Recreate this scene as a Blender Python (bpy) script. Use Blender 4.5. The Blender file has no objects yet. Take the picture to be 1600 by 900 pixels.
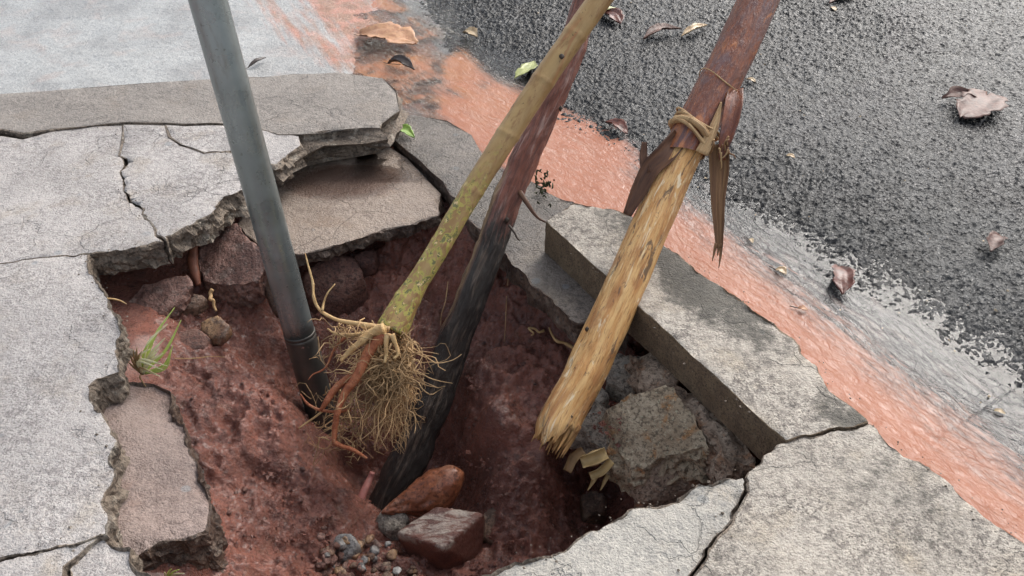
import bpy, bmesh, math, random
import numpy as np
from mathutils import Vector, Matrix
from mathutils.geometry import delaunay_2d_cdt

scene = bpy.context.scene
COL = scene.collection
R = math.radians

# ------------------------------------------------------------------ camera
H, PITCH, FPX = 1.2, R(40), 1350.0          # camera height (m), pitch below horizon, focal length for a 1600 px wide frame
cam_d = bpy.data.cameras.new('camera'); cam = bpy.data.objects.new('camera', cam_d); COL.objects.link(cam)
cam.location = (0, 0, H); cam.rotation_euler = (R(90) - PITCH, 0, 0)
cam_d.sensor_width = 36; cam_d.lens = FPX / 1600 * 36; cam_d.clip_start = .02; cam_d.clip_end = 500
scene.camera = cam
# ------------------------------------------------------------------ sky, sun, exposure (bright overcast)
SUN_EL, SUN_AZ = R(41), R(38)               # azimuth from +Y towards +X
world = bpy.data.worlds.new('World'); scene.world = world; world.use_nodes = True
wn = world.node_tree; wn.nodes.clear()
sky = wn.nodes.new('ShaderNodeTexSky'); sky.sky_type = 'NISHITA'; sky.sun_disc = False
sky.sun_elevation = SUN_EL; sky.sun_rotation = SUN_AZ; sky.air_density = 1.0; sky.dust_density = 3.0; sky.ozone_density = 1.0
hs = wn.nodes.new('ShaderNodeHueSaturation'); hs.inputs['Saturation'].default_value = .42
bg = wn.nodes.new('ShaderNodeBackground'); bg.inputs['Strength'].default_value = .15
wo = wn.nodes.new('ShaderNodeOutputWorld')
wn.links.new(sky.outputs[0], hs.inputs['Color']); wn.links.new(hs.outputs[0], bg.inputs[0]); wn.links.new(bg.outputs[0], wo.inputs[0])
sl = bpy.data.lights.new('sun', 'SUN'); sun = bpy.data.objects.new('sun', sl); COL.objects.link(sun)
sl.energy = 1.3; sl.angle = R(42); sl.color = (1, .96, .9)
sd = Vector((math.sin(SUN_AZ) * math.cos(SUN_EL), math.cos(SUN_AZ) * math.cos(SUN_EL), math.sin(SUN_EL)))
sun.rotation_euler = sd.to_track_quat('Z', 'Y').to_euler(); sun.location = sd * 5
scene.view_settings.view_transform = 'Standard'; scene.view_settings.look = 'None'
scene.view_settings.gamma = 1; scene.view_settings.exposure = 0.92
scene.render.engine = 'CYCLES'

# ------------------------------------------------------------------ geometry helpers
CT, ST = math.cos(PITCH), math.sin(PITCH)
def ray(px, py):
    u = (px - 800) / FPX; v = (450 - py) / FPX
    return np.array([u, CT + v * ST, -ST + v * CT])
def PD(px, py, depth): return np.array([0, 0, H]) + ray(px, py) * depth
def P(px, py, z=0.0):
    d = ray(px, py); return np.array([0, 0, H]) + d * ((H - z) / -d[2])
def depth_at(px, py, z): return (H - z) / -ray(px, py)[2]

def _hash(ix, iy, iz, seed):
    with np.errstate(over='ignore'):
        n = (ix.astype(np.uint64) * np.uint64(374761393) + iy.astype(np.uint64) * np.uint64(668265263)
             + iz.astype(np.uint64) * np.uint64(2246822519) + np.uint64(seed * 974711 + 12345)) & np.uint64(0xffffffff)
        n = ((n ^ (n >> np.uint64(13))) * np.uint64(1274126177)) & np.uint64(0xffffffff)
        n = ((n ^ (n >> np.uint64(15))) * np.uint64(2246822519)) & np.uint64(0xffffffff)
        n = n ^ (n >> np.uint64(16))
    return n.astype(np.float64) / 4294967295.0
def vnoise(p, seed=0):
    p = np.asarray(p, float)
    i = np.floor(p).astype(np.int64); f = p - i; f = f * f * f * (f * (f * 6 - 15) + 10)
    out = 0
    for a in (0, 1):
        for b in (0, 1):
            for c in (0, 1):
                w = (f[:, 0] if a else 1 - f[:, 0]) * (f[:, 1] if b else 1 - f[:, 1]) * (f[:, 2] if c else 1 - f[:, 2])
                out = out + w * _hash(i[:, 0] + a, i[:, 1] + b, i[:, 2] + c, seed)
    return out * 2 - 1
def fbm(p, scale, octv=4, seed=0, gain=.5):
    p = np.asarray(p, float)
    if p.shape[1] == 2: p = np.c_[p, np.zeros(len(p))]
    p = p * scale + 1000.0; s = 0; a = 1; t = 0
    for o in range(octv):
        s = s + a * vnoise(p + o * 17.3, seed + o); t += a; a *= gain; p = p * 2.03
    return s / t
def worley(p, cell, seed=0):
    q = np.asarray(p)[:, :2] / cell + 500; i = np.floor(q).astype(np.int64); z = np.zeros(len(q), np.int64)
    f1 = np.full(len(q), 9.); f2 = f1.copy(); rid = np.zeros(len(q))
    for a in (-1, 0, 1):
        for b in (-1, 0, 1):
            jx = i[:, 0] + a; jy = i[:, 1] + b
            fx = jx + _hash(jx, jy, z, seed); fy = jy + _hash(jx, jy, z, seed + 1)
            d = np.hypot(q[:, 0] - fx, q[:, 1] - fy); r = _hash(jx, jy, z, seed + 2)
            m = d < f1
            f2 = np.where(m, f1, np.minimum(f2, d)); rid = np.where(m, r, rid); f1 = np.where(m, d, f1)
    return f1, f2, rid
def sstep(a, b, x):
    t = np.clip((x - a) / (b - a), 0, 1); return t * t * (3 - 2 * t)
def seg_dist(pts, line):
    """distance of 2-D points to a polyline, and the arc length of the nearest point"""
    best = np.full(len(pts), 1e9); arc = np.zeros(len(pts)); L = 0
    for a, b in zip(line[:-1], line[1:]):
        ab = b - a; l = np.linalg.norm(ab); t = np.clip(((pts - a) @ ab) / (l * l), 0, 1)
        d = np.linalg.norm(pts - (a + t[:, None] * ab), axis=1)
        m = d < best; best = np.where(m, d, best); arc = np.where(m, L + t * l, arc); L += l
    return best, arc

ORG = {}
def mkobj(name, verts, faces, mat, parent=None, origin=None, smooth=True, attrs=None, matidx=None):
    """verts in world space; a child keeps its parent's origin"""
    verts = np.asarray(verts, float)
    if parent is not None: org = ORG.get(parent.name, np.array(parent.location))
    elif origin is None: org = np.array([verts[:, 0].mean(), verts[:, 1].mean(), verts[:, 2].min()])
    else: org = np.asarray(origin, float)
    me = bpy.data.meshes.new(name)
    if isinstance(faces, np.ndarray):
        k = faces.shape[1]; nf = len(faces)
        me.vertices.add(len(verts)); me.vertices.foreach_set('co', (verts - org).ravel())
        me.loops.add(nf * k); me.loops.foreach_set('vertex_index', faces.astype(np.int32).ravel())
        me.polygons.add(nf); me.polygons.foreach_set('loop_start', np.arange(nf, dtype=np.int32) * k)
        me.update(calc_edges=True); me.validate()
    else:
        me.from_pydata([tuple(v) for v in (verts - org)], [], [tuple(f) for f in faces]); me.update()
    for m in (mat if isinstance(mat, (list, tuple)) else [mat]): me.materials.append(m)
    n = len(me.polygons)
    if matidx is not None and len(matidx) == n: me.polygons.foreach_set('material_index', np.asarray(matidx, np.int32))
    if isinstance(smooth, bool): me.polygons.foreach_set('use_smooth', np.full(n, smooth))
    else: me.polygons.foreach_set('use_smooth', np.asarray(smooth, bool))
    for k, v in (attrs or {}).items():
        v = np.asarray(v, np.float32)
        if v.ndim == 2:
            a = me.attributes.new(k, 'FLOAT_VECTOR', 'POINT'); a.data.foreach_set('vector', v.ravel())
        else:
            a = me.attributes.new(k, 'FLOAT', 'POINT'); a.data.foreach_set('value', v)
    ob = bpy.data.objects.new(name, me); COL.objects.link(ob)
    ORG[ob.name] = org
    if parent is not None: ob.parent = parent
    else: ob.location = org
    return ob
def empty(name, loc):
    o = bpy.data.objects.new(name, None); COL.objects.link(o); o.location = tuple(loc); o.empty_display_size = .05; return o
def tag(o, label, cat, group=None):
    o['label'] = label; o['category'] = cat; o['kind'] = 'thing'
    if group: o['group'] = group
    return o
def struct(o, kind='structure'): o['kind'] = kind; return o

# ------------------------------------------------------------------ material helpers
class Mat:
    def __init__(s, name):
        s.m = bpy.data.materials.new(name); s.m.use_nodes = True; s.t = s.m.node_tree; s.t.nodes.clear()
        s.out = s.t.nodes.new('ShaderNodeOutputMaterial'); s.b = s.t.nodes.new('ShaderNodeBsdfPrincipled')
        s.t.links.new(s.b.outputs[0], s.out.inputs[0]); s.tc = s.t.nodes.new('ShaderNodeTexCoord')
        s.pos = s.t.nodes.new('ShaderNodeNewGeometry').outputs['Position']
    def put(s, sock, v):
        if isinstance(v, bpy.types.NodeSocket): s.t.links.new(v, sock)
        elif v is not None:
            if isinstance(v, tuple) and len(v) == 3 and sock.type == 'RGBA': v = v + (1,)
            sock.default_value = v
    def attr(s, name, vec=False):
        n = s.t.nodes.new('ShaderNodeAttribute'); n.attribute_name = name; return n.outputs['Vector' if vec else 'Fac']
    def mapping(s, vec, scale):
        n = s.t.nodes.new('ShaderNodeMapping'); s.put(n.inputs['Vector'], vec); n.inputs['Scale'].default_value = scale; return n.outputs[0]
    def noise(s, scale, detail=4, rough=.55, vec=None, dist=0.0):
        n = s.t.nodes.new('ShaderNodeTexNoise'); s.put(n.inputs['Vector'], vec if vec is not None else s.pos)
        n.inputs['Scale'].default_value = scale; n.inputs['Detail'].default_value = detail; n.inputs['Roughness'].default_value = rough
        n.inputs['Distortion'].default_value = dist; return n.outputs['Fac']
    def voro(s, scale, feature='F1', vec=None, out='Distance'):
        n = s.t.nodes.new('ShaderNodeTexVoronoi'); n.feature = feature; s.put(n.inputs['Vector'], vec if vec is not None else s.pos)
        n.inputs['Scale'].default_value = scale; return n.outputs[out]
    def ramp(s, fac, lo, hi, a=0., b=1.):
        n = s.t.nodes.new('ShaderNodeMapRange'); n.interpolation_type = 'SMOOTHSTEP'; s.put(n.inputs[0], fac)
        for k, v in zip((1, 2, 3, 4), (lo, hi, a, b)): n.inputs[k].default_value = v
        return n.outputs[0]
    def mix(s, fac, a, b, mode='MIX'):
        n = s.t.nodes.new('ShaderNodeMix'); n.data_type = 'RGBA'; n.blend_type = mode
        s.put(n.inputs[0], fac); s.put(n.inputs[6], a); s.put(n.inputs[7], b); return n.outputs[2]
    def math(s, op, a, b=None):
        n = s.t.nodes.new('ShaderNodeMath'); n.operation = op; s.put(n.inputs[0], a)
        if b is not None: s.put(n.inputs[1], b)
        return n.outputs[0]
    def bump(s, h, dist, normal=None, strength=1.0):
        n = s.t.nodes.new('ShaderNodeBump'); s.put(n.inputs['Height'], h); n.inputs['Distance'].default_value = dist
        n.inputs['Strength'].default_value = strength
        if normal is not None: s.t.links.new(normal, n.inputs['Normal'])
        return n.outputs[0]
    def done(s, col, rough, normal=None, spec=.5, **kw):
        s.put(s.b.inputs['Base Color'], col); s.put(s.b.inputs['Roughness'], rough); s.put(s.b.inputs['Specular IOR Level'], spec)
        if normal is not None: s.put(s.b.inputs['Normal'], normal)
        for k, v in kw.items(): s.put(s.b.inputs[k.replace('_', ' ')], v)
        return s.m

def concrete(name, base, dark, wet=0.0, speck=.5, stain=(.06, .055, .045), warm=(.33, .27, .2), patch=(.22, .24, .25), rr=.75, cracks=.15):
    M = Mat(name)
    c = M.mix(M.ramp(M.noise(5, 5, .6), .35, .68), base, tuple(x * .8 for x in base))
    c = M.mix(M.ramp(M.noise(9, 4, .6, dist=.4), .5, .72, 0, .5), c, warm)
    var = M.ramp(M.noise(7, 4, .65, dist=.3), .3, .7, .25, 1.0)
    c = M.mix(M.math('MULTIPLY', var, M.ramp(M.noise(75, 4, .7),   .46, .62, 0, speck)), c, dark)                     # sand and soot in the surface pores
    c = M.mix(M.math('MULTIPLY', var, M.ramp(M.noise(210, 3, .7), .5, .64, 0, speck)), c, tuple(x * .55 for x in dark))
    c = M.mix(M.ramp(M.noise(150, 3, .6), .56, .72, 0, .55), c, tuple(min(.8, x * 1.5) for x in base))
    c = M.mix(M.math('MULTIPLY', var, M.ramp(M.noise(34, 5, .75, dist=.4), .5, .66, 0, speck * .75)), c, dark)
    pt = M.math('MULTIPLY', M.ramp(M.voro(13), .16, .12), M.ramp(M.noise(6, 2), .52, .56))
    c = M.mix(M.math('MULTIPLY', pt, .55), c, patch)                                       # bare aggregate
    wv = M.t.nodes.new('ShaderNodeVectorMath'); wv.operation = 'ADD'
    nn = M.t.nodes.new('ShaderNodeTexNoise'); M.put(nn.inputs['Vector'], M.pos); nn.inputs['Scale'].default_value = 14; nn.inputs['Detail'].default_value = 5
    sc = M.t.nodes.new('ShaderNodeVectorMath'); sc.operation = 'SCALE'; sc.inputs['Scale'].default_value = .09
    M.t.links.new(nn.outputs['Color'], sc.inputs[0]); M.t.links.new(M.pos, wv.inputs[0]); M.t.links.new(sc.outputs[0], wv.inputs[1])
    ck = M.math('MULTIPLY', M.ramp(M.voro(5.5, 'DISTANCE_TO_EDGE', wv.outputs[0]), .010, .003), M.ramp(M.noise(4, 3), .46, .56))
    c = M.mix(M.math('MULTIPLY', ck, cracks), c, tuple(x * .45 for x in dark))
    st = M.attr('stain'); stn = M.ramp(M.math('ADD', st, M.math('MULTIPLY', M.math('SUBTRACT', M.noise(38, 5, .7), .5), 1.3)), .35, .75)
    c = M.mix(M.math('MULTIPLY', stn, .85), c, stain)
    w = M.ramp(M.math('ADD', M.attr('wet'), M.math('MULTIPLY', M.math('SUBTRACT', M.noise(10, 3), .5), .5)), .3, .7)
    mud = M.ramp(M.math('ADD', M.attr('mud'), M.math('MULTIPLY', M.math('SUBTRACT', M.noise(16, 4), .5), .7)), .3, .8)
    c = M.mix(M.math('MULTIPLY', mud, .85), c, (.17, .075, .04))
    if wet: w = M.math('MAXIMUM', w, wet)
    c = M.mix(M.math('MULTIPLY', w, .6), c, tuple(x * .5 for x in dark))
    h = M.math('ADD', M.math('ADD', M.math('MULTIPLY', M.noise(70, 5, .7), .7), M.math('MULTIPLY', M.noise(220, 3, .6), .45)),
               M.math('MULTIPLY', ck, -.5))
    rgh = M.ramp(w, 0, 1, rr, .22)
    return M.done(c, rgh, M.bump(h, .0095), spec=.45)

def rockmat(name, a, b, c3=None, rough=.6, bump=.004, sc=1.0, wetpatch=0.0):
    M = Mat(name)
    c = M.mix(M.ramp(M.noise(14 * sc, 5, .65), .36, .64), a, b)
    if c3: c = M.mix(M.ramp(M.noise(24 * sc, 4, .6, dist=.5), .54, .66), c, c3)
    c = M.mix(M.ramp(M.noise(120 * sc, 4, .7), .48, .62, 0, .8), c, tuple(x * .3 for x in b))
    c = M.mix(M.ramp(M.noise(45 * sc, 4, .7), .55, .68, 0, .6), c, tuple(x * .5 for x in b))
    c = M.mix(M.ramp(M.noise(160 * sc, 2, .6), .6, .72, 0, .5), c, tuple(min(.8, x * 1.7) for x in a))
    h = M.math('ADD', M.noise(55 * sc, 6, .7), M.math('MULTIPLY', M.noise(190, 3, .6), .35))
    r = M.ramp(M.noise(20, 3), .4, .6, rough, max(.1, rough - wetpatch))
    return M.done(c, r, M.bump(h, bump), spec=.5)

MAT = {}
MAT['conc'] = concrete('pale pavement concrete', (.475, .44, .415), (.20, .178, .168), speck=.8)
MAT['conc_kerb'] = concrete('brown grey kerb concrete', (.30, .262, .228), (.125, .105, .09), speck=.8, warm=(.25, .2, .155), rr=.5)
MAT['conc_right'] = concrete('weathered kerb concrete', (.49, .44, .375), (.13, .11, .095), speck=1.0, warm=(.36, .29, .2))
MAT['conc_front'] = concrete('grey mottled concrete', (.46, .43, .38), (.2, .195, .185), speck=.6, patch=(.2, .21, .21))
MAT['conc_sunk'] = concrete('sunken wet concrete', (.42, .335, .27), (.19, .14, .115), speck=.65, wet=.3, rr=.3, warm=(.3, .2, .13))
MAT['conc_gutter'] = concrete('wet gutter concrete', (.27, .225, .19), (.09, .075, .065), speck=.85, wet=.4, rr=.3)
MAT['conc_pink'] = concrete('mud stained concrete', (.34, .26, .225), (.16, .11, .095), speck=.75, wet=.25, rr=.4, warm=(.27, .16, .12))
MAT['broken'] = rockmat('broken concrete face', (.23, .18, .135), (.1, .075, .055), (.3, .26, .21), .7, .009)
MAT['broken_dark'] = rockmat('damp broken concrete', (.13, .085, .06), (.055, .035, .026), (.17, .13, .1), .5, .009, wetpatch=.2)
MAT['form_face'] = rockmat('brown formed kerb face', (.17, .12, .072), (.11, .074, .045), (.13, .09, .052), .75, .0025, 2.0)

# ------------------------------------------------------------------ slab builder
def to_world(p, z):
    if p[0] == 'w': return np.array([p[1], p[2], p[3] if len(p) > 3 else z]), 1.0
    return P(p[0], p[1], p[3] if len(p) > 3 else z), (p[2] if len(p) > 2 and p[2] is not None else 1.0)

def slab(name, poly, z, thick, mats, parent=None, jag=.009, side=.018, gap=.0022, chamfer=.0026, under=.0, step=.007, grid=.016, relief=.0022, chip=.006,
         attrf=None, seed=0, smooth_side=False):
    pts = [to_world(p, z) for p in poly]
    W = np.array([q[0] for q in pts]); RO = np.array([q[1] for q in pts])
    A = np.c_[W[:, :2], np.ones(len(W))]
    far = np.abs(W[:, 0]) > 1.6
    coef = np.linalg.lstsq(A[~far] if (~far).sum() >= 3 else A, W[~far, 2] if (~far).sum() >= 3 else W[:, 2], rcond=None)[0]
    area = .5 * np.sum(W[:, 0] * np.roll(W[:, 1], -1) - np.roll(W[:, 0], -1) * W[:, 1])
    if area < 0: W = W[::-1]; RO = RO[::-1]
    B = []; RB = []
    n = len(W)
    for i in range(n):
        a, b = W[i, :2], W[(i + 1) % n, :2]; l = np.linalg.norm(b - a)
        offs = max(abs(a).max(), abs(b).max()) > 2.0
        k = max(1, int(round(l / (step if not offs else .08))))
        for j in range(k):
            t = j / k; B.append(a + (b - a) * t); RB.append(RO[i] * (1 - t) + RO[(i + 1) % n] * t)
    B = np.array(B); RB = np.array(RB); nb = len(B)
    B = B + np.c_[fbm(B, 16, 4, 11, .6), fbm(B, 16, 4, 47, .6)] * (jag * 1.9 * RB)[:, None]
    tan = np.roll(B, -2, 0) - np.roll(B, 2, 0); nr = np.c_[tan[:, 1], -tan[:, 0]]
    nr = nr / np.maximum(1e-9, np.linalg.norm(nr, axis=1))[:, None]
    for _ in range(3): nr = nr + .6 * (np.roll(nr, 1, 0) + np.roll(nr, -1, 0)); nr /= np.maximum(1e-9, np.linalg.norm(nr, axis=1))[:, None]
    B = B - nr * gap
    zt = lambda q: coef[0] * q[:, 0] + coef[1] * q[:, 1] + coef[2]
    ch = chamfer * (.35 + .65 * RB) * (1 + .8 * fbm(B, 25, 2, 5))
    T = B - nr * ch[:, None]
    lo, hi = T.min(0), T.max(0)
    core_lo = np.maximum(lo, [-1.7, .3]); core_hi = np.minimum(hi, [1.9, 3.2])
    G = []
    if (core_hi > core_lo).all():
        gx, gy = np.meshgrid(np.arange(core_lo[0], core_hi[0], grid), np.arange(core_lo[1], core_hi[1], grid))
        G = np.c_[gx.ravel(), gy.ravel()]; rs = np.random.RandomState(seed + 3); G = G + rs.uniform(-.35, .35, G.shape) * grid
        mn = np.full(len(G), 9.)
        for s0 in range(0, nb, 64): mn = np.minimum(mn, np.linalg.norm(G[:, None] - T[None, s0:s0 + 64], axis=2).min(1))
        G = G[mn > grid * .55]
    V2 = np.vstack([T, G]) if len(G) else T
    vo, eo, fo, ov, oe, of = delaunay_2d_cdt([Vector(v) for v in V2], [], [list(range(nb))], 1, 1e-6)
    vo = np.array([tuple(v) for v in vo]); m = {}
    for k, src in enumerate(ov):
        for s_ in src: m.setdefault(s_, k)
    dm = np.full(len(vo), 9.)
    for s0 in range(0, nb, 64): dm = np.minimum(dm, np.linalg.norm(vo[:, None] - T[None, s0:s0 + 64], axis=2).min(1))
    # roughness of the nearest stretch of edge decides how deep it is chipped
    near = np.zeros(len(vo)); bd = np.full(len(vo), 9.)
    for s0 in range(0, nb, 64):
        d = np.linalg.norm(vo[:, None] - T[None, s0:s0 + 64], axis=2); k = d.argmin(1); dd = d[np.arange(len(vo)), k]
        u = dd < bd; near[u] = RB[s0:s0 + 64][k][u]; bd[u] = dd[u]
    ztop = zt(vo) + relief * fbm(vo, 14, 3, 21) + relief * .5 * fbm(vo, 60, 2, 31)
    ztop -= chip * near * np.clip(fbm(vo, 34, 3, 77) + .35, 0, 1) * np.exp(-dm / .014)
    verts = [np.c_[vo, ztop]]; faces = [tuple(f) for f in fo]; sm = [True] * len(faces); mi = [0] * len(faces)
    top_idx = [m.get(i) for i in range(nb)]
    base = len(vo); rings = []
    fr = [0.0] + list(np.linspace(.12, 1, max(3, int(thick / .011))))
    for kf, f in enumerate(fr):
        dz = ch * .8 + f * (thick - .004)
        Q = B - nr * (under * f)
        q3 = np.c_[Q, -dz + (coef[2])]
        off = side * RB * (fbm(q3 * [1, 1, 1.6], 17, 5, 91 + seed, .65) * 1.2 + .45 * fbm(q3, 75, 3, 55 + seed, .6) + .10 * f) * min(1, .25 + f * 3) + .0005 * fbm(q3, 90, 2, 8)
        Q = Q + nr * off[:, None]
        zz = zt(B) - dz + ((.007 * fbm(q3, 20, 3, 65) + .004 * fbm(q3, 80, 2, 66)) * RB * (1 if f > 0 else .15))
        rings.append(np.c_[Q, zz]); verts.append(rings[-1])
    def quad(a, b):
        for i in range(nb):
            j = (i + 1) % nb
            if a[i] is None or a[j] is None: continue
            faces.append((a[i], b[i], b[j], a[j])); sm.append(smooth_side); mi.append(1)
    cur = top_idx
    for k in range(len(rings)):
        nxt = [base + k * nb + i for i in range(nb)]; quad(cur, nxt); cur = nxt
    verts = np.vstack(verts)
    faces.append(tuple(reversed(cur))); sm.append(False); mi.append(1)
    at = attrf(verts) if attrf else None
    return mkobj(name, verts, faces, mats, parent, smooth=sm, matidx=mi, attrs=at)

# ------------------------------------------------------------------ the setting: soil with the washed-out hole
def axis(lo, hi, step, far_lo, far_hi, grow=1.25):
    c = list(np.arange(lo, hi, step)); s = step; a = c[0]; L = []
    while a > far_lo: s *= grow; a -= s; L.append(a)
    s = step; b = c[-1]; U = []
    while b < far_hi: s *= grow; b += s; U.append(b)
    return np.array(L[::-1] + c + U)
def sheet(xs, ys):
    gx, gy = np.meshgrid(xs, ys); p = np.c_[gx.ravel(), gy.ravel()]; nx, ny = len(xs), len(ys)
    i = np.arange(nx * ny).reshape(ny, nx)
    f = np.c_[i[:-1, :-1].ravel(), i[:-1, 1:].ravel(), i[1:, 1:].ravel(), i[1:, :-1].ravel()]
    return p, f

SOIL = [  # (pixel x, pixel y, height)
 (150,460,-.13),(200,470,-.135),(215,520,-.12),(200,560,-.12),(240,570,-.15),(300,560,-.20),(330,530,-.22),(420,500,-.27),(270,430,-.16),(340,470,-.21),
 (400,600,-.235),(460,650,-.285),(290,640,-.17),(340,690,-.21),(400,740,-.28),(480,750,-.31),(535,780,-.36),(370,850,-.25),(340,900,-.22),
 (450,860,-.31),(520,840,-.36),(560,870,-.39),(650,895,-.43),(420,930,-.28),(560,960,-.40),(540,690,-.52),
 (500,640,-.50),(545,735,-.60),(620,720,-.60),(600,790,-.54),(672,700,-.54),(680,630,-.44),(690,560,-.36),(660,520,-.34),(600,500,-.33),
 (560,480,-.31),(480,470,-.28),(480,560,-.38),(520,600,-.45),(620,600,-.46),
 (500,410,-.23),(570,390,-.215),(650,400,-.24),(700,420,-.25),(620,440,-.27),(680,470,-.30),(740,440,-.25),(780,470,-.25),
 (740,500,-.30),(800,530,-.27),(850,540,-.25),(800,580,-.25),(860,600,-.25),(740,590,-.30),(720,620,-.36),(770,625,-.25),(820,630,-.265),(760,650,-.27),(735,680,-.37),
 (790,690,-.31),(850,700,-.31),(740,740,-.44),(790,760,-.36),(850,770,-.36),(820,830,-.39),(760,840,-.43),(900,830,-.47),(960,760,-.52),(920,760,-.50),
 (1000,700,-.36),(1050,740,-.36),(1100,650,-.22),(1000,600,-.24),(930,600,-.27),(900,540,-.23),(1020,560,-.20),(1180,700,-.22),(1130,720,-.26),
 (700,900,-.44),(850,900,-.42),(960,850,-.40),
]
sp = np.array([P(*s) for s in SOIL])
EXTRA = [(-3,3,-.2),(-3,.5,-.14),(-3,-3,-.15),(3,3,-.2),(3,-3,-.2),(0,5,-.2),(0,-3,-.15),(-.9,1.8,-.12),(-.9,1.4,-.12),(-.75,1.1,-.12),(-.65,.85,-.12),(-.9,.6,-.14),
 (-.5,2.0,-.16),(-.3,1.95,-.17),(-.1,1.85,-.17),(.12,1.7,-.17),(.25,1.5,-.17),(-.3,2.4,-.2),(.3,2.0,-.2),(.6,1.6,-.2),(.75,1.0,-.2),(.55,.85,-.14),(.4,.7,-.14),(.2,.6,-.15),(.0,.55,-.16),(-.2,.5,-.16),(-.4,.55,-.16),(.95,.4,-.16),(-.7,2.05,-.14),(-1.2,2.2,-.15)]
sp = np.vstack([sp, np.array(EXTRA, float)])
def mq(a, b, c=.035): return np.sqrt(((a[:, None] - b[None]) ** 2).sum(2) + c * c)
_A = mq(sp[:, :2], sp[:, :2]); _n = len(sp)
_K = np.zeros((_n + 1, _n + 1)); _K[:_n, :_n] = _A - 2e-2 * np.eye(_n) * 0 ; _K[:_n, _n] = 1; _K[_n, :_n] = 1
_w = np.linalg.lstsq(_K, np.r_[sp[:, 2], 0], rcond=1e-8)[0]
def soil_base(p):
    o = np.empty(len(p))
    for s in range(0, len(p), 20000): o[s:s + 20000] = mq(p[s:s + 20000], sp[:, :2]) @ _w[:_n] + _w[_n]
    return np.clip(o, -.66, -.115)
def soil_z(p):
    z = soil_base(p)
    a = sstep(-.13, -.19, z)
    f1, f2, rid = worley(p + .01 * np.c_[fbm(p, 30, 2, 3), fbm(p, 30, 2, 4)], .03, 5)
    z = z + a * (.045 * fbm(p, 8, 4, 2) - .040 * (np.abs(fbm(p, 13, 4, 12)) - .15) + .019 * fbm(p, 42, 3, 9) + .009 * fbm(p, 125, 3, 19) + .012 * (rid - .4) * sstep(.62, .25, f1) * sstep(.45, .75, rid))
    return z

def soilmat():
    M = Mat('wet red soil')
    c = M.mix(M.ramp(M.noise(7, 5, .6), .35, .65), (.275, .103, .070), (.165, .062, .044))
    c = M.mix(M.ramp(M.noise(30, 5, .7), .52, .7, 0, .7), c, (.06, .022, .018))
    c = M.mix(M.ramp(M.noise(18, 4, .6, dist=.6), .58, .7, 0, .6), c, (.20, .088, .055))
    c = M.mix(M.ramp(M.noise(230, 2, .6), .64, .72, 0, .6), c, (.32, .2, .13))             # grit
    c = M.mix(M.ramp(M.noise(150, 3, .7), .52, .68, 0, .55), c, (.04, .015, .012))
    h = M.math('ADD', M.noise(48, 7, .72), M.math('MULTIPLY', M.noise(170, 4, .65), .45))
    r = M.ramp(M.noise(9, 4, .6), .34, .58, .42, .13)
    return M.done(c, r, M.bump(h, .012), spec=.6, Coat_Weight=.25, Coat_Roughness=.18)
MAT['soil'] = soilmat()
xs = axis(-.98, .78, .0042, -40, 40); ys = axis(.72, 2.15, .0042, -40, 40)
p, f = sheet(xs, ys); zz = np.full(len(p), -.2)
core = (p[:, 0] > -3.5) & (p[:, 0] < 3) & (p[:, 1] > -3) & (p[:, 1] < 4.5)
zz[core] = soil_z(p[core]); zz = np.where(core, zz, -.2)
# beneath the road the ground lies lower than the road bed
KD = np.array([.494, -.869]); KN = np.array([.869, .494])
nk = p @ KN; zz = np.where((nk > 1.0) | (p[:, 1] > 2.2), np.minimum(zz, -.2), zz)
ground = struct(mkobj('ground', np.c_[p, zz], f, MAT['soil'], origin=(0, 0, 0)))

# ------------------------------------------------------------------ road, apron, water
WZ = -.110
def px_line(l, z=WZ): return np.array([P(a, b, z)[:2] for a, b in l])
EDGE = px_line([(560,-160),(690,0),(760,70),(850,130),(885,190),(960,235),(1060,275),(1150,330),(1250,385),(1320,440),(1400,475),(1500,540),(1610,640),(1900,900)])
def signed_edge(p):
    """distance to the asphalt's waterline, positive on the road side"""
    best = np.full(len(p), 1e9); sg = np.zeros(len(p))
    for a, b in zip(EDGE[:-1], EDGE[1:]):
        ab = b - a; l = np.linalg.norm(ab); t = np.clip(((p - a) @ ab) / (l * l), 0, 1)
        d = np.linalg.norm(p - (a + t[:, None] * ab), axis=1)
        s = np.sign((p[:, 1] - a[1]) * ab[0] - (p[:, 0] - a[0]) * ab[1])
        m = d < best; best = np.where(m, d, best); sg = np.where(m, s, sg)
    return best * sg
def asphalt():
    M = Mat('wet asphalt')
    c = M.mix(M.ramp(M.noise(6, 4), .4, .65), (.009, .0095, .0105), (.020, .021, .023))
    c = M.mix(M.ramp(M.noise(90, 3, .6), .54, .72, 0, .6), c, (.06, .062, .065))
    c = M.mix(M.ramp(M.noise(160, 2, .6), .68, .74, 0, .5), c, (.16, .155, .145))
    h = M.math('ADD', M.noise(150, 4, .65), M.math('MULTIPLY', M.voro(110), .6))
    r = M.ramp(M.noise(60, 3), .4, .65, .05, .16)
    return M.done(c, r, M.bump(h, .0045), spec=.28)
MAT['asphalt'] = asphalt()
xs = axis(-.35, 2.1, .0041, -.75, 40, 1.3); ys = axis(.72, 3.3, .0041, -40, 60, 1.3)
p, f = sheet(xs, ys); core = (p[:, 0] < 4.5) & (p[:, 1] < 6) & (p[:, 1] > -3)
se = np.full(len(p), 1.0); se[core] = signed_edge(p[core])
se = se + np.where(core, .045 * fbm(p, 5, 3, 61), 0)
f1, f2, rid = worley(p, .0085, 7); g1, g2, gid = worley(p + .3, .019, 17)
film = np.clip(.15 + 1.0 * fbm(p, 1.6, 3, 91) + .45 * (p[:, 0] - .9) + .25 * (p[:, 1] - 2.0), 0, .7)
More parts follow.
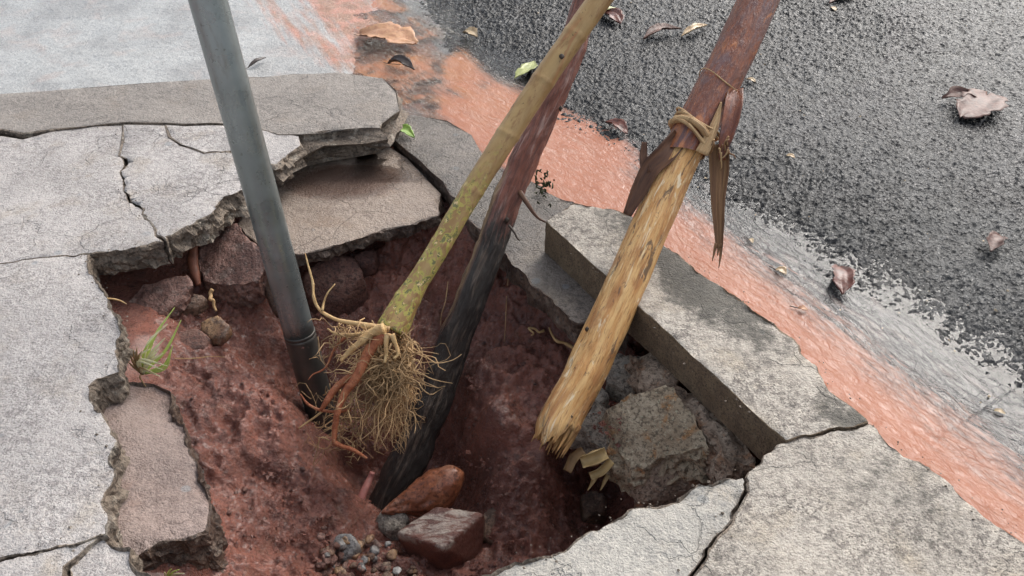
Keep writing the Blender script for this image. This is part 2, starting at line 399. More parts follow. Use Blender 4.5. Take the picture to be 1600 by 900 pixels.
st = (1 - .6 * film) * .0066 * (1 - np.clip(f1 / .62, 0, 1) ** 2) * (.45 + .75 * rid) + (1 - .7 * film) * .0050 * (1 - np.clip(g1 / .6, 0, 1) ** 2) * sstep(.3, .7, gid) + .003 * fbm(p, 120, 2, 5) + .0025 * fbm(p, 18, 2, 8)
zz = WZ - .0062 + np.clip(se, -.25, 0) * .11 + np.clip(se, 0, .12) * .055 + np.clip(se - .12, 0, .8) * .012 + st
nk = p @ KN
keep = (nk > 1.13) | (p[:, 1] > 2.45) 
fk = keep[f].all(1); f = f[fk]
road = struct(mkobj('road', np.c_[p, zz], f, MAT['asphalt'], origin=(0, 0, -.11)))

def apronmat():
    M = Mat('wet rough concrete apron')
    c = M.mix(M.ramp(M.noise(5, 4), .38, .66), (.40, .40, .385), (.30, .295, .285))
    c = M.mix(M.ramp(M.noise(85, 4, .65), .5, .66, 0, .6), c, (.19, .185, .18))
    c = M.mix(M.ramp(M.noise(9, 4, dist=.5), .52, .7, 0, .4), c, (.42, .33, .29))
    m = M.math('ADD', M.attr('mud'), M.math('MULTIPLY', M.math('SUBTRACT', M.noise(1, 5, .65, vec=M.mapping(M.attr('flow', True), (3.2, 26, 1))), .5), 1.1))
    m = M.ramp(m, .36, .8)
    c = M.mix(M.math('MULTIPLY', m, .9), c, M.mix(M.ramp(M.noise(14, 4), .4, .6), (.46, .19, .12), (.30, .14, .075)))
    h = M.math('ADD', M.noise(85, 4, .65), M.math('MULTIPLY', M.noise(200, 2), .5))
    return M.done(c, M.ramp(M.noise(25, 3), .4, .62, .16, .38), M.bump(h, .0042), spec=.55)
MAT['apron'] = apronmat()
STREAM = px_line([(430,-130),(500,-20),(560,40),(630,95),(690,135),(770,180),(880,240),(985,315),(1090,402),(1215,490),(1330,590),(1450,695),(1600,800),(1800,950),(2300,1300)])
BRANCH = px_line([(380,-30),(420,20),(470,60),(540,90),(620,110)])
xs = axis(-1.75, -.1, .0075, -40, -.02, 1.3); ys = axis(2.05, 3.35, .0075, 1.9, 60, 1.3)
p, f = sheet(xs, ys)
dst, arc = seg_dist(p, STREAM); ds2, _ = seg_dist(p, BRANCH)
zz = WZ - .004 + .05 * np.clip(-.47 - p[:, 0], 0, .5) - .06 * np.clip(p[:, 0] + .42, 0, .4) + .0035 * fbm(p, 12, 3, 4) + .0016 * fbm(p, 60, 3, 14) - .05 * sstep(-.2, -.05, p[:, 0])
f = f[(p[:, 1] > 2.22 + .14 * (p[:, 0] + 1.5))[f].all(1)]
mud = np.maximum(.62 * sstep(.30, .02, dst), .5 * sstep(.16, .0, ds2)) + .22 * sstep(-1.15, -.5, p[:, 0])
ab = STREAM[3] - STREAM[0]; ab = ab / np.linalg.norm(ab); flow = np.c_[p @ ab, p @ np.array([-ab[1], ab[0]]), 0 * dst]
apron = struct(mkobj('driveway_apron', np.c_[p, zz], f, MAT['apron'], origin=(-1, 2.6, -.11), attrs={'mud': mud, 'flow': flow}))

def watermat():
    M = Mat('muddy run-off water')
    fl = M.attr('flow', True)
    streak = M.noise(1, 5, .6, vec=M.mapping(fl, (5, 42, 1)), dist=.3)
    fine = M.noise(1, 4, .65, vec=M.mapping(fl, (45, 120, 1)), dist=.7)
    m = M.math('ADD', M.attr('mud'), M.math('MULTIPLY', M.math('SUBTRACT', streak, .5), .5))
    m = M.math('ADD', m, M.math('MULTIPLY', M.math('SUBTRACT', fine, .5), .35))
    m1 = M.ramp(m, .22, .7)
    c = M.mix(m1, (.06, .06, .06), (.34, .14, .085))
    c = M.mix(M.ramp(M.noise(1, 4, .6, vec=M.mapping(fl, (9, 30, 1)), dist=.8), .52, .76, 0, .3), c, (.42, .23, .17))
    c = M.mix(M.attr('brown'), c, (.34, .15, .065))
    h = M.math('ADD', M.math('MULTIPLY', M.noise(1, 4, .6, vec=M.mapping(fl, (26, 60, 1)), dist=.9), 1.0), M.math('MULTIPLY', fine, .15))
    h = M.math('MULTIPLY', h, M.attr('ripple'))
    bn = M.bump(h, .017)
    s = M.done(c, .6, None, spec=0.0, Coat_Weight=1.0, Coat_Roughness=.04, Coat_IOR=1.36); M.t.links.new(bn, M.b.inputs['Coat Normal'])
    op = M.math('MAXIMUM', M.ramp(m, .10, .42), M.attr('deep'))
    tr = M.t.nodes.new('ShaderNodeBsdfTransparent'); gl = M.t.nodes.new('ShaderNodeBsdfGlossy'); gl.inputs['Roughness'].default_value = .06
    nb = bn; M.t.links.new(nb, gl.inputs['Normal'])
    fr = M.t.nodes.new('ShaderNodeFresnel'); fr.inputs['IOR'].default_value = 1.33; M.t.links.new(nb, fr.inputs['Normal'])
    thin = M.t.nodes.new('ShaderNodeMixShader'); M.t.links.new(fr.outputs[0], thin.inputs[0]); M.t.links.new(tr.outputs[0], thin.inputs[1]); M.t.links.new(gl.outputs[0], thin.inputs[2])
    mx = M.t.nodes.new('ShaderNodeMixShader'); M.put(mx.inputs[0], op); M.t.links.new(thin.outputs[0], mx.inputs[1]); M.t.links.new(M.b.outputs[0], mx.inputs[2])
    M.t.links.new(mx.outputs[0], M.out.inputs[0]); return s
MAT['water'] = watermat()
xs = axis(-.95, 1.5, .008, -1.0, 2.6, 1.2); ys = axis(.6, 3.35, .008, -2.2, 6.0, 1.2)
p, f = sheet(xs, ys); nk = p @ KN
dst, arc = seg_dist(p, STREAM); se = signed_edge(p)
keep = ((nk > 1.03) | ((p[:, 1] > 2.02) & (p[:, 0] > -.45)) | (p[:, 1] > 2.35)) & (se < .30)
f = f[keep[f].all(1)]
ups = sstep(-.1, -.45, p[:, 0])                                  # upstream, over the apron
wid = .16 + .05 * fbm(p, 3, 2, 71) + .03 * ups
mud = sstep(wid + .10, wid - .10, dst)
down = sstep(.0, .3, p[:, 0]) * sstep(2.3, 2.0, p[:, 1])
mud = mud * (1 - down) + down * sstep(.47, -.03, nk - 1.087 + .03 * fbm(p, 4, 2, 72))
# local flow direction from the stream's tangent -> along / across coordinates
seg = np.searchsorted(np.cumsum(np.r_[0, np.linalg.norm(np.diff(STREAM, axis=0), axis=1)]), arc) - 1
tg = np.diff(STREAM, axis=0); tg /= np.linalg.norm(tg, axis=1)[:, None]
sg = np.clip(seg, 0, len(tg) - 1); side_ = tg[sg][:, 0] * (p[:, 1] - STREAM[sg][:, 1]) - tg[sg][:, 1] * (p[:, 0] - STREAM[sg][:, 0])
flow = np.c_[arc, np.sign(side_) * dst, 0 * dst]
up2 = sstep(.12, -.25, p[:, 0]) * sstep(2.25, 2.5, p[:, 1])
mud = mud * (1 - up2 * np.clip(.45 + 1.3 * fbm(p, 7, 4, 73), 0, .85))
brown = up2 * np.clip(.35 + 1.6 * fbm(flow * [.6, 1.6, 1], 7, 4, 74), 0, .9) + .35 * np.exp(-((p - P(600, 110, WZ)[:2]) ** 2).sum(1) / .05) + .3 * np.exp(-((p - P(690, 60, WZ)[:2]) ** 2).sum(1) / .06) + .25 * np.exp(-((p - P(800, 160, WZ)[:2]) ** 2).sum(1) / .03)
deep = .75 * sstep(.10, -.10, se) * sstep(1.0, 1.2, nk) * sstep(.15, .45, p[:, 0])
ripple = .12 + .7 * mud + .6 * up2
zz = WZ + .0016 * fbm(np.c_[flow[:, 0] * .35, flow[:, 1]], 30, 3, 33) * (.3 + mud) + .0012 * fbm(p, 14, 2, 37)
water = struct(mkobj('water', np.c_[p, zz], f, MAT['water'], origin=(.4, 1.8, WZ), attrs={'mud': mud, 'flow': flow, 'brown': np.clip(brown, 0, .9), 'deep': deep, 'ripple': ripple}))

# ------------------------------------------------------------------ pavement slabs and kerbs
pavement = struct(empty('pavement', (-.8, 1.2, 0))); kerb = struct(empty('kerb', (.3, 1.5, 0)))
CONC = [MAT['conc'], MAT['broken']]
crBC = [(192,196),(190,240),(193,275),(198,312),(222,328),(240,345),(247,365),(248,381)]
crCD = [(256,195),(266,213),(290,224),(315,235),(345,234),(376,239)]
AB = [(-900,470,.2),(0,412,.25),(70,402,.25),(135,398)]
AK = [(168,833),(130,845),(80,856),(0,872),(-900,960)]
E_front = [(-900,216,.5),(0,204,.5),(40,207,.6),(130,197,.5),(192,193,.5),(256,193,.5),(330,192,.5),(400,194),(440,201,1.4),(472,209,1.6)]
slab('slab', AB + [(148,435),(165,470),(182,515),(187,550),(180,585),(150,592),(137,605),(148,640),(170,665),(178,690),(165,715),(176,745),(165,775),(172,800)] + AK,
     0, .068, CONC, pavement, gap=.0008, seed=1)
slab('slab', [(-900,222,.5),(0,213,.6),(40,217,.6),(80,206,.5),(130,198,.5)] + crBC + [(190,391)] + AB[::-1], 0, .068, CONC, pavement, gap=.0008, seed=2)
slab('slab', crCD + [(382,265),(390,290),(356,305),(332,335),(292,354),(268,368)] + crBC[::-1], .002, .068, CONC, pavement, gap=.0008, seed=3, side=.034, jag=.014)
slab('slab', [(330,193),(400,195),(440,202),(470,210),(474,224),(452,240),(430,254)] + crCD[::-1], .004, .068, CONC, pavement, gap=.002, seed=4, side=.04, jag=.014)
slab('slab', AK[::-1] + [(100,882),(86,930),('w',-.62,.2),('w',-.6,-1.5),('w',-4,-1.5)], -.003, .085, CONC, pavement, gap=.0025, seed=5)
slab('slab', [(133,848),(168,838),(200,858),(228,888),(250,925),(262,985),('w',-.44,.3),('w',-.58,.2),(90,932),(104,884)], -.012, .085, CONC, pavement, gap=.003, seed=6, jag=.013, chip=.012)
slab('slab', [(262,985),(330,990),(420,1010),(560,1000),(680,965),(705,940),('w',-.04,-1.5),('w',-.6,-1.5),('w',-.58,.2),('w',-.44,.3)], -.004, .068, CONC, pavement, gap=.003, seed=7)
front_attr = lambda v: {'stain': .10 + .25 * fbm(v, 6, 2, 3)}
cNM = [(1160,747),(1166,772),(1142,816),(1112,848),(1103,876),(1083,905),(1090,1000),('w',.22,.2),('w',.22,-1.5)]
slab('slab', [(705,940),(740,902),(800,880),(870,858),(915,826),(960,810),(1000,791),(1035,786),(1100,757)] + cNM + [('w',-.04,-1.5)], 0, .095, [MAT['conc_front'], MAT['broken']], pavement,
     gap=.0018, seed=8, jag=.012, side=.016, chip=.012, attrf=front_attr)
right_attr = lambda v: {'stain': np.clip(.18 + .3 * fbm(v, 4, 3, 3) + .25 * np.exp(-((v[:, 0] - .62) ** 2 + (v[:, 1] - .85) ** 2) / .03), 0, 1)}
slab('slab', [(1228,693),(1290,675),(1353,657),(1395,690),(1440,722),(1500,768),(1545,806),(1600,845),('w',1.10,.30),('w',2.1,-1.5)] + cNM[::-1] + [(1166,735),(1197,708)], 0, .12,
     [MAT['conc_right'], MAT['broken']], pavement, gap=.0018, seed=9, side=.016, attrf=right_attr)
# kerb on the far side, with its broken front and end
kerb_attr = lambda v: {'wet': .25 * sstep(-.75, -.35, v[:, 0])}
slab('kerb_stone', E_front + [(520,206,1.8),(560,203,1.8),(592,200,2),(600,186,2),(614,165,2),(626,142,1.6),(602,122,.6),(530,112,.4),(340,122,.3),(130,136,.3),(0,146,.3),(-900,178,.3)], .006, .10,
     [MAT['conc_kerb'], MAT['broken']], kerb, gap=.002, seed=10, side=.036, jag=.019, attrf=kerb_attr)
# kerb beside the hole with a smooth formed inner face
def kerb_right(v):
    n = v[:, :2] @ KN
    blk = np.exp(-((v[:, 0] - .42) ** 2 + (v[:, 1] - 1.42) ** 2) / .012) * .55
    return {'stain': np.clip(.78 * sstep(.93, 1.09, n) * (.75 + .6 * fbm(v, 5, 2, 6)) + .10 + blk, 0, 1)}
slab('kerb_stone', [(852,346,.15),(895,316),(925,322),(960,326),(985,338),(1010,365),(1045,388),(1100,425),(1150,460),(1200,498),(1243,530),(1262,560),(1290,592),(1325,625),(1352,655),
     (1290,674),(1228,691,.15)], .004, .095, [MAT['conc_right'], MAT['form_face']], kerb, gap=.0015, seed=11, jag=.009, side=.014, attrf=kerb_right)
gut_attr = lambda v: {'wet': .55 + .3 * fbm(v, 5, 2, 3), 'stain': .2 + .3 * fbm(v, 7, 3, 9)}
slab('gutter_slab', [(612,184),(650,179),(695,188),(735,210),(755,236),(790,264),(845,288),(893,318),(900,345),(905,400),(950,470),(985,520),(935,508),(905,505),(870,476),(830,440),(790,398),(760,370),
     (735,340),(704,302),(672,266),(640,236),(615,215)], -.088, .06, [MAT['conc_gutter'], MAT['broken_dark']], kerb, gap=.002, seed=12, jag=.01, side=.012, attrf=gut_attr)
# loose, sunk and tilted slabs
sunk_attr = lambda v: {'wet': 1.4 * np.exp(-(((v[:, 0] - P(540,282,-.11)[0]) / .15) ** 2 + ((v[:, 1] - P(540,282,-.11)[1]) / .085) ** 2)), 'mud': 1.35 * np.exp(-(((v[:, 0] - P(535,280,-.11)[0]) / .16) ** 2 + ((v[:, 1] - P(535,280,-.11)[1]) / .085) ** 2))}
o = slab('sunken_slab', [(372,350,None,-.13),(412,302,None,-.122),(445,268,None,-.115),(500,235,None,-.11),(600,222,None,-.11),(640,246,None,-.11),(665,275,None,-.11),(692,304,None,-.112),(684,338,None,-.116),(620,355,None,-.12),
      (560,372,None,-.122),(520,385,None,-.125),(476,397,None,-.13),(440,393,None,-.13),(405,382,None,-.13)], -.12, .036, [MAT['conc_sunk'], MAT['broken_dark']], jag=.007, seed=13, attrf=sunk_attr, relief=.003)
tag(o, 'thin wet brownish slab sunk below the pavement behind the metal pole', 'slab')
o = slab('fallen_slab', [(190,604,None,-.075),(222,600,None,-.08),(262,608,None,-.09),(258,635,None,-.09),(285,668,None,-.095),(312,710,None,-.10),(325,755,None,-.10),(329,826,None,-.105),(296,846,None,-.105),(242,858,None,-.10),(212,866,None,-.085),(180,842,None,-.06),
      (150,770,None,-.055),(155,700,None,-.055),(150,645,None,-.06)], -.08, .135, [MAT['conc_pink'], MAT['broken_dark']], jag=.013, side=.018, seed=14, relief=.013, chip=.014, attrf=lambda v: {'wet': .25 + .3 * fbm(v, 6, 2, 2), 'mud': .35 * sstep(.95, 1.15, v[:, 1])})
tag(o, 'pinkish rough slab fragment dropped below the left pavement edge', 'slab')

# ------------------------------------------------------------------ object builders
_ico = {}
def ico(sub):
    if sub not in _ico:
        b = bmesh.new(); bmesh.ops.create_icosphere(b, subdivisions=sub, radius=1)
        _ico[sub] = (np.array([v.co[:] for v in b.verts]), np.array([[v.index for v in f.verts] for f in b.faces])); b.free()
    return _ico[sub]
def hull_planes(pts):
    b = bmesh.new()
    for q in pts: b.verts.new(q)
    bmesh.ops.convex_hull(b, input=b.verts[:]); b.normal_update()
    pl = [(np.array(f.normal), float(np.dot(f.normal, f.verts[0].co))) for f in b.faces if f.calc_area() > 1e-9]; b.free(); return pl
def rock_from(pts, seed=0, k=26, amp=.06, sub=4, fine=.03, cuts=7):
    pts = np.asarray(pts, float); c = pts.mean(0); pl = hull_planes([tuple(q - c) for q in pts])
    rs_ = np.random.RandomState(seed + 900)
    for _ in range(cuts):
        n = rs_.normal(size=3); n /= np.linalg.norm(n); h = ((pts - c) @ n).max(); pl.append((n, h * rs_.uniform(.78, .96)))
    d, f = ico(sub); acc = np.zeros(len(d))
    for n, h in pl: acc += np.clip(d @ n / max(h, 1e-4), 0, None) ** k
    r = np.maximum(acc, 1e-30) ** (-1.0 / k)
    if k >= 50: r = 1.0 / np.max([d @ n / max(h, 1e-4) for n, h in pl], axis=0)
    size = np.ptp(pts, axis=0).max()
    q = d * r[:, None]
    w = q / size
    q = q * (1 + amp * fbm(w + seed * 3.1, 3.2, 4, seed)[:, None] + fine * fbm(w + seed, 14, 3, seed + 5)[:, None])
    return q + c, f
def rockpx(name, top, depth, mat, label=None, cat='stone', group=None, spread=1.08, parent=None, **kw):
    T = np.array([P(*t) for t in top]); c = T.mean(0)
    Bm = (T - c) * [spread, spread, 1] + c - [0, 0, depth]
    Bm[:, 2] = Bm[:, 2].mean() * .5 + Bm[:, 2] * .5
    v, f = rock_from(np.vstack([T, Bm]), **kw)
    o = mkobj(name, v, f, MAT[mat], parent)
    if label: tag(o, label, cat, group)
    return o
def blobrock(name, px, py, z, size, mat, label=None, cat='stone', group=None, seed=0, squash=(1, .8, .6), k=9, amp=.1, sub=3):
    """a stone of a given width (m) whose middle shows at a pixel"""
    rs = np.random.RandomState(seed); dirs = rs.normal(size=(16, 3)); dirs /= np.linalg.norm(dirs, axis=1)[:, None]
    pts = dirs * np.array(squash) * size * .5 * rs.uniform(.85, 1.1, (16, 1))
    a = rs.uniform(0, 6.28); pts = pts @ np.array([[math.cos(a), -math.sin(a), 0], [math.sin(a), math.cos(a), 0], [0, 0, 1]])
    v, f = rock_from(pts + P(px, py, z), seed=seed, k=k, amp=amp, sub=sub, cuts=4)
    o = mkobj(name, v, f, MAT[mat])
    if label: tag(o, label, cat, group)
    return o
def catmull(pts, n):
    pts = np.asarray(pts, float); q = np.vstack([2 * pts[0] - pts[1], pts, 2 * pts[-1] - pts[-2]])
    l = np.r_[0, np.cumsum(np.linalg.norm(np.diff(pts, axis=0), axis=1))]; u = np.linspace(0, l[-1], n); out = []
    for x in u:
        i = min(np.searchsorted(l, x, side='right') - 1, len(pts) - 2); t = (x - l[i]) / max(1e-9, l[i + 1] - l[i])
        a, b, c, d = q[i], q[i + 1], q[i + 2], q[i + 3]
        out.append(.5 * (2 * b + (c - a) * t + (2 * a - 5 * b + 4 * c - d) * t * t + (3 * b - a - 3 * c + d) * t ** 3))
    return np.array(out), u
def frames(C):
    T = np.gradient(C, axis=0); T /= np.linalg.norm(T, axis=1)[:, None]
    up = np.array([0, 0, 1.]) if abs(T[0][2]) < .9 else np.array([1., 0, 0])
    N = []; n = up - T[0] * (up @ T[0]); n /= np.linalg.norm(n)
    for t in T: n = n - t * (n @ t); n /= np.linalg.norm(n); N.append(n.copy())
    N = np.array(N); return T, N, np.cross(T, N)
def tube(pts, radii, n=40, m=16, rmod=None, shift=None, caps=True):
    """radii: list spread evenly over the path. rmod(t, ang, pos)->factor; shift(t, ang)->metres along the axis"""
    C, u = catmull(pts, n); T, N, Bn = frames(C); t = u / u[-1]
    r = np.interp(t, np.linspace(0, 1, len(radii)), radii); ang = np.arange(m) * 2 * math.pi / m
    tt = np.repeat(t, m); aa = np.tile(ang, n); rr = np.repeat(r, m)
    dirv = np.cos(aa)[:, None] * np.repeat(N, m, 0) + np.sin(aa)[:, None] * np.repeat(Bn, m, 0)
    g = np.c_[np.cos(aa) * rr, np.sin(aa) * rr, np.repeat(u, m)]
    if rmod is not None: rr = rr * rmod(tt, aa, g)
    V = np.repeat(C, m, 0) + dirv * rr[:, None]
    if shift is not None: V = V + np.repeat(T, m, 0) * shift(tt, aa)[:, None]
    i = np.arange(n * m).reshape(n, m); j = np.roll(i, -1, 1)
    F = [tuple(x) for x in np.c_[i[:-1].ravel(), j[:-1].ravel(), j[1:].ravel(), i[1:].ravel()]]
    if caps:
        V = np.vstack([V, C[0], C[-1]]); g = np.vstack([g, [0, 0, u[0]], [0, 0, u[-1]]]); tt = np.r_[tt, 0, 1]
        a, b = n * m, n * m + 1
        for k in range(m):
            F.append((i[0, (k + 1) % m], i[0, k], a)); F.append((i[-1, k], i[-1, (k + 1) % m], b))
    return V, F, {'grain': g, 'along': tt}
def wiggly(a, b, n, amp, seed):
    rs = np.random.RandomState(seed); t = np.linspace(0, 1, n)[:, None]
    q = a + (b - a) * t; w = np.cumsum(rs.normal(size=(n, 3)), 0); w -= w[0] + (w[-1] - w[0]) * t
    return q + w * amp
def strip(pts, widths, normal, thick=.0006, curl=0.0, nw=5, n=14, edge=None, seed=0):
    """a thin curved sheet (bark, leaf, blade) with real thickness along a path"""
    C, u = catmull(pts, n); T = np.gradient(C, axis=0); T /= np.linalg.norm(T, axis=1)[:, None]
    nv = np.asarray(normal, float); S = np.cross(T, nv); S /= np.linalg.norm(S, axis=1)[:, None]; Nn = np.cross(S, T)
    w = np.interp(u / u[-1], np.linspace(0, 1, len(widths)), widths); s = np.linspace(-1, 1, nw)
    V = []
    for k in range(n):
        for x in s:
            e = 1 + (edge(u[k] / u[-1], x) if edge else 0)
            a = x * curl
            off = S[k] * (math.sin(a) / curl if curl else x) * w[k] / 2 * e + Nn[k] * ((1 - math.cos(a)) / curl if curl else 0) * w[k] / 2
            V.append(C[k] + off)
    V = np.array(V); q = np.c_[np.repeat(u, nw), np.tile(s, n), 0 * np.tile(s, n)]
    V = V + np.repeat(Nn, nw, 0) * (.08 * w.max() * fbm(q + seed, 9, 2, seed))[:, None] * (thick > 0)
    nn = np.repeat(Nn, nw, 0); top, bot = V + nn * thick / 2, V - nn * thick / 2; i = np.arange(n * nw).reshape(n, nw); o = n * nw
    F = [tuple(x) for x in np.c_[i[:-1, :-1].ravel(), i[:-1, 1:].ravel(), i[1:, 1:].ravel(), i[1:, :-1].ravel()]]
    F += [(a + o, d + o, c + o, b + o) for a, b, c, d in F]
    loop = list(i[0]) + list(i[1:, -1]) + list(i[-1, ::-1][1:]) + list(i[::-1, 0][1:-1])
    for a, b in zip(loop, loop[1:] + loop[:1]): F.append((b, a, a + o, b + o))
    g = np.c_[np.repeat(s[None], n, 0).ravel() * .02, 0 * q[:, 0], q[:, 0]]
    return np.vstack([top, bot]), F, {'grain': np.vstack([g, g]), 'along': np.tile(q[:, 0] / u[-1], 2)}

# ------------------------------------------------------------------ object materials
MAT['purple_stone'] = rockmat('wet purple brown stone', (.24, .13, .10), (.12, .058, .045), (.20, .14, .115), .5, .008, wetpatch=.2)
MAT['brown_stone'] = rockmat('brown stone', (.19, .11, .07), (.08, .045, .03), (.23, .16, .11), .55, .007, wetpatch=.2)
MAT['tan_stone'] = rockmat('tan stone', (.28, .17, .09), (.15, .075, .045), (.2, .14, .1), .5, .004, wetpatch=.2)
MAT['rubble'] = rockmat('old concrete rubble', (.58, .48, .34), (.38, .29, .19), (.46, .25, .11), .7, .012)
MAT['rubble_grey'] = rockmat('grey concrete rubble', (.48, .42, .345), (.27, .23, .185), (.32, .30, .26), .65, .012)
MAT['rubble_pink'] = rockmat('pinkish concrete rubble', (.52, .40, .30), (.29, .20, .14), (.38, .21, .12), .65, .013)
MAT['soil_lump'] = rockmat('lump of red earth', (.15, .07, .05), (.085, .036, .028), (.18, .1, .075), .6, .008)
MAT['grey_pebble'] = rockmat('grey pebble', (.2, .19, .18), (.1, .09, .085), (.25, .2, .17), .4, .003, wetpatch=.25)
MAT['white_pebble'] = rockmat('pale pebble', (.42, .4, .37), (.26, .24, .22), None, .4, .003, wetpatch=.2)
MAT['red_stone'] = rockmat('wet reddish stone', (.24, .085, .04), (.17, .055, .027), (.28, .13, .08), .32, .0016, 1.0)
def stone_block():
    M = Mat('split brown stone')
    c = M.mix(M.ramp(M.noise(10, 4), .4, .62), (.15, .06, .042), (.085, .034, .026))
    pale = M.math('ADD', M.noise(1, 5, .65, vec=M.mapping(M.tc.outputs['Object'], (18, 70, 30)), dist=.6), -.0)
    c = M.mix(M.math('MULTIPLY', M.ramp(pale, .42, .62), M.attr('pale')), c, (.34, .285, .24))
    h = M.noise(60, 6, .7)
    return M.done(c, .42, M.bump(h, .007), spec=.5)
MAT['block'] = stone_block()
def woodmat(name, cols, streak=(40, 40, 3), rough=.55, bump=.003):
    M = Mat(name); g = M.attr('grain', True)
    a = M.noise(1, 5, .6, vec=M.mapping(g, streak), dist=.3); b = M.noise(1, 6, .7, vec=M.mapping(g, tuple(x * 3.2 for x in streak)), dist=.2)
    c = M.mix(M.ramp(a, .36, .64), cols[0], cols[1]); c = M.mix(M.ramp(b, .5, .68, 0, .75), c, cols[2])
    if len(cols) > 3: c = M.mix(M.ramp(M.noise(1, 4, .6, vec=M.mapping(g, tuple(x * .55 for x in streak)), dist=.8), .56, .68, 0, .9), c, cols[3])
    if len(cols) > 4: c = M.mix(M.ramp(M.noise(1, 5, .7, vec=M.mapping(g, tuple(x * 1.4 for x in streak)), dist=1.), .62, .7), c, cols[4])
    h = M.math('ADD', a, M.math('MULTIPLY', b, .8))
    return M, c, h, rough, bump
def wood(*a, **k):
    M, c, h, r, b = woodmat(*a, **k); return M.done(c, r, M.bump(h, b), spec=.4)
def peeled_mat(*a_, **k_):
    M, c, h, r, b = woodmat(*a_, **k_); g = M.attr('grain', True)
    c = M.mix(M.ramp(M.noise(1, 4, .6, vec=M.mapping(g, (28, 28, 9)), dist=.6), .5, .64, 0, .7), c, (.34, .14, .045))
    c = M.mix(M.ramp(M.noise(1, 5, .7, vec=M.mapping(g, (60, 60, 16)), dist=1.2), .56, .64, 0, .85), c, (.10, .06, .035))
    c = M.mix(M.ramp(M.noise(1, 4, .6, vec=M.mapping(g, (50, 50, 12)), dist=.8), .6, .68, 0, .8), c, (.78, .66, .46))
    return M.done(c, r, M.bump(h, .0045), spec=.45)
MAT['peeled'] = peeled_mat('peeled golden wood', [(.66, .41, .17), (.50, .25, .08), (.26, .10, .03), (.76, .60, .36), (.08, .042, .022)], streak=(110, 110, 11), rough=.42)
MAT['splinter'] = wood('splintered wood end', [(.52, .31, .12), (.3, .14, .05), (.08, .045, .025), (.6, .42, .22)], streak=(70, 70, 5), rough=.6, bump=.005)
def bark_mat(*a_, **k_):
    M, c, h, r, b = woodmat(*a_, **k_); g = M.attr('grain', True)
    c = M.mix(M.ramp(M.noise(1, 5, .65, vec=M.mapping(g, (30, 30, 12)), dist=.7), .48, .62, 0, .75), c, (.13, .075, .075))
    c = M.mix(M.ramp(M.noise(1, 4, .65, vec=M.mapping(g, (38, 38, 10)), dist=.9), .56, .66, 0, .8), c, (.42, .15, .05))
    return M.done(c, M.ramp(M.noise(1, 3, vec=M.mapping(g, (40, 40, 15))), .4, .6, .25, .48), M.bump(h, b), spec=.5)
MAT['bark'] = bark_mat('smooth red brown bark', [(.24, .075, .032), (.14, .048, .03), (.075, .032, .028), (.19, .115, .11), (.36, .14, .05)], streak=(75, 75, 22), rough=.36, bump=.003)
MAT['bark_dark'] = wood('dark dry bark', [(.13, .06, .03), (.07, .03, .018), (.04, .018, .012), (.2, .11, .055)], streak=(60, 60, 6), rough=.55)
MAT['fibre'] = wood('straw coloured bark fibre', [(.5, .34, .17), (.33, .19, .085), (.15, .08, .04)], streak=(160, 160, 8), rough=.6)
MAT['hang'] = wood('brown hanging bark', [(.23, .12, .05), (.13, .06, .025), (.07, .03, .015), (.3, .18, .08)], streak=(150, 150, 3), rough=.5)
def post_mat():
    M, c, h, r, b = woodmat('red brown charred post', [(.27, .095, .06), (.15, .055, .04), (.07, .03, .025), (.42, .27, .23), (.055, .02, .016)], streak=(110, 110, 12), rough=.45)
    g = M.attr('grain', True); n = M.noise(1, 5, .65, vec=M.mapping(g, (85, 85, 12)), dist=.5)
    al = M.math('ADD', M.attr('along'), M.math('MULTIPLY', M.math('SUBTRACT', n, .5), .22))
    tan = M.mix(M.ramp(M.noise(1, 5, .6, vec=M.mapping(g, (220, 220, 12))), .4, .62), (.36, .23, .12), (.12, .07, .035))
    sx = M.t.nodes.new('ShaderNodeSeparateXYZ'); M.t.links.new(g, sx.inputs[0])
    right = M.ramp(sx.outputs[1], -.006, -.02)
    band = M.math('MULTIPLY', M.ramp(al, .3, .34), M.ramp(al, .56, .5))
    c = M.mix(M.math('MULTIPLY', band, right), c, tan)
    ch = M.mix(M.ramp(n, .5, .72), (.028, .021, .017), (.13, .095, .072))
    char = M.math('MULTIPLY', M.ramp(al, .5, .44), M.math('SUBTRACT', 1.0, M.math('MULTIPLY', band, M.math('MULTIPLY', right, .8))))
    c = M.mix(char, c, ch)
    return M.done(c, M.ramp(char, 0, 1, .40, .27), M.bump(M.math('ADD', h, M.noise(1, 6, .7, vec=M.mapping(g, (240, 240, 40)))), .006), spec=.45)
MAT['post'] = post_mat()
def stem_mat():
    M, c, h, r, b = woodmat('greenish tan sapling stem', [(.34, .225, .095), (.26, .155, .06), (.2, .10, .04), (.30, .13, .05)], streak=(30, 30, 9), rough=.5)
    g = M.attr('grain', True)
    al = M.attr('along'); low = M.ramp(M.math('ADD', al, M.math('MULTIPLY', M.math('SUBTRACT', M.noise(1, 3, vec=M.mapping(g, (30, 30, 14))), .5), .3)), .36, .16)
    blot = M.noise(1, 4, .6, vec=M.mapping(g, (85, 85, 60)), dist=.5)
    c = M.mix(M.math('MULTIPLY', low, M.ramp(blot, .46, .52)), c, (.36, .31, .075))
    c = M.mix(M.math('MULTIPLY', low, M.ramp(M.noise(1, 4, .6, vec=M.mapping(g, (80, 80, 60)), dist=.7), .53, .62)), c, (.12, .115, .045))
    c = M.mix(M.math('MULTIPLY', low, M.ramp(M.noise(1, 3, .6, vec=M.mapping(g, (75, 75, 60))), .62, .66)), c, (.62, .45, .22))
    c = M.mix(M.ramp(M.noise(1, 3, .6, vec=M.mapping(g, (130, 130, 110))), .66, .7, 0, .7), c, (.07, .045, .02))
    return M.done(c, .45, M.bump(h, .002), spec=.4)
MAT['stem'] = stem_mat()
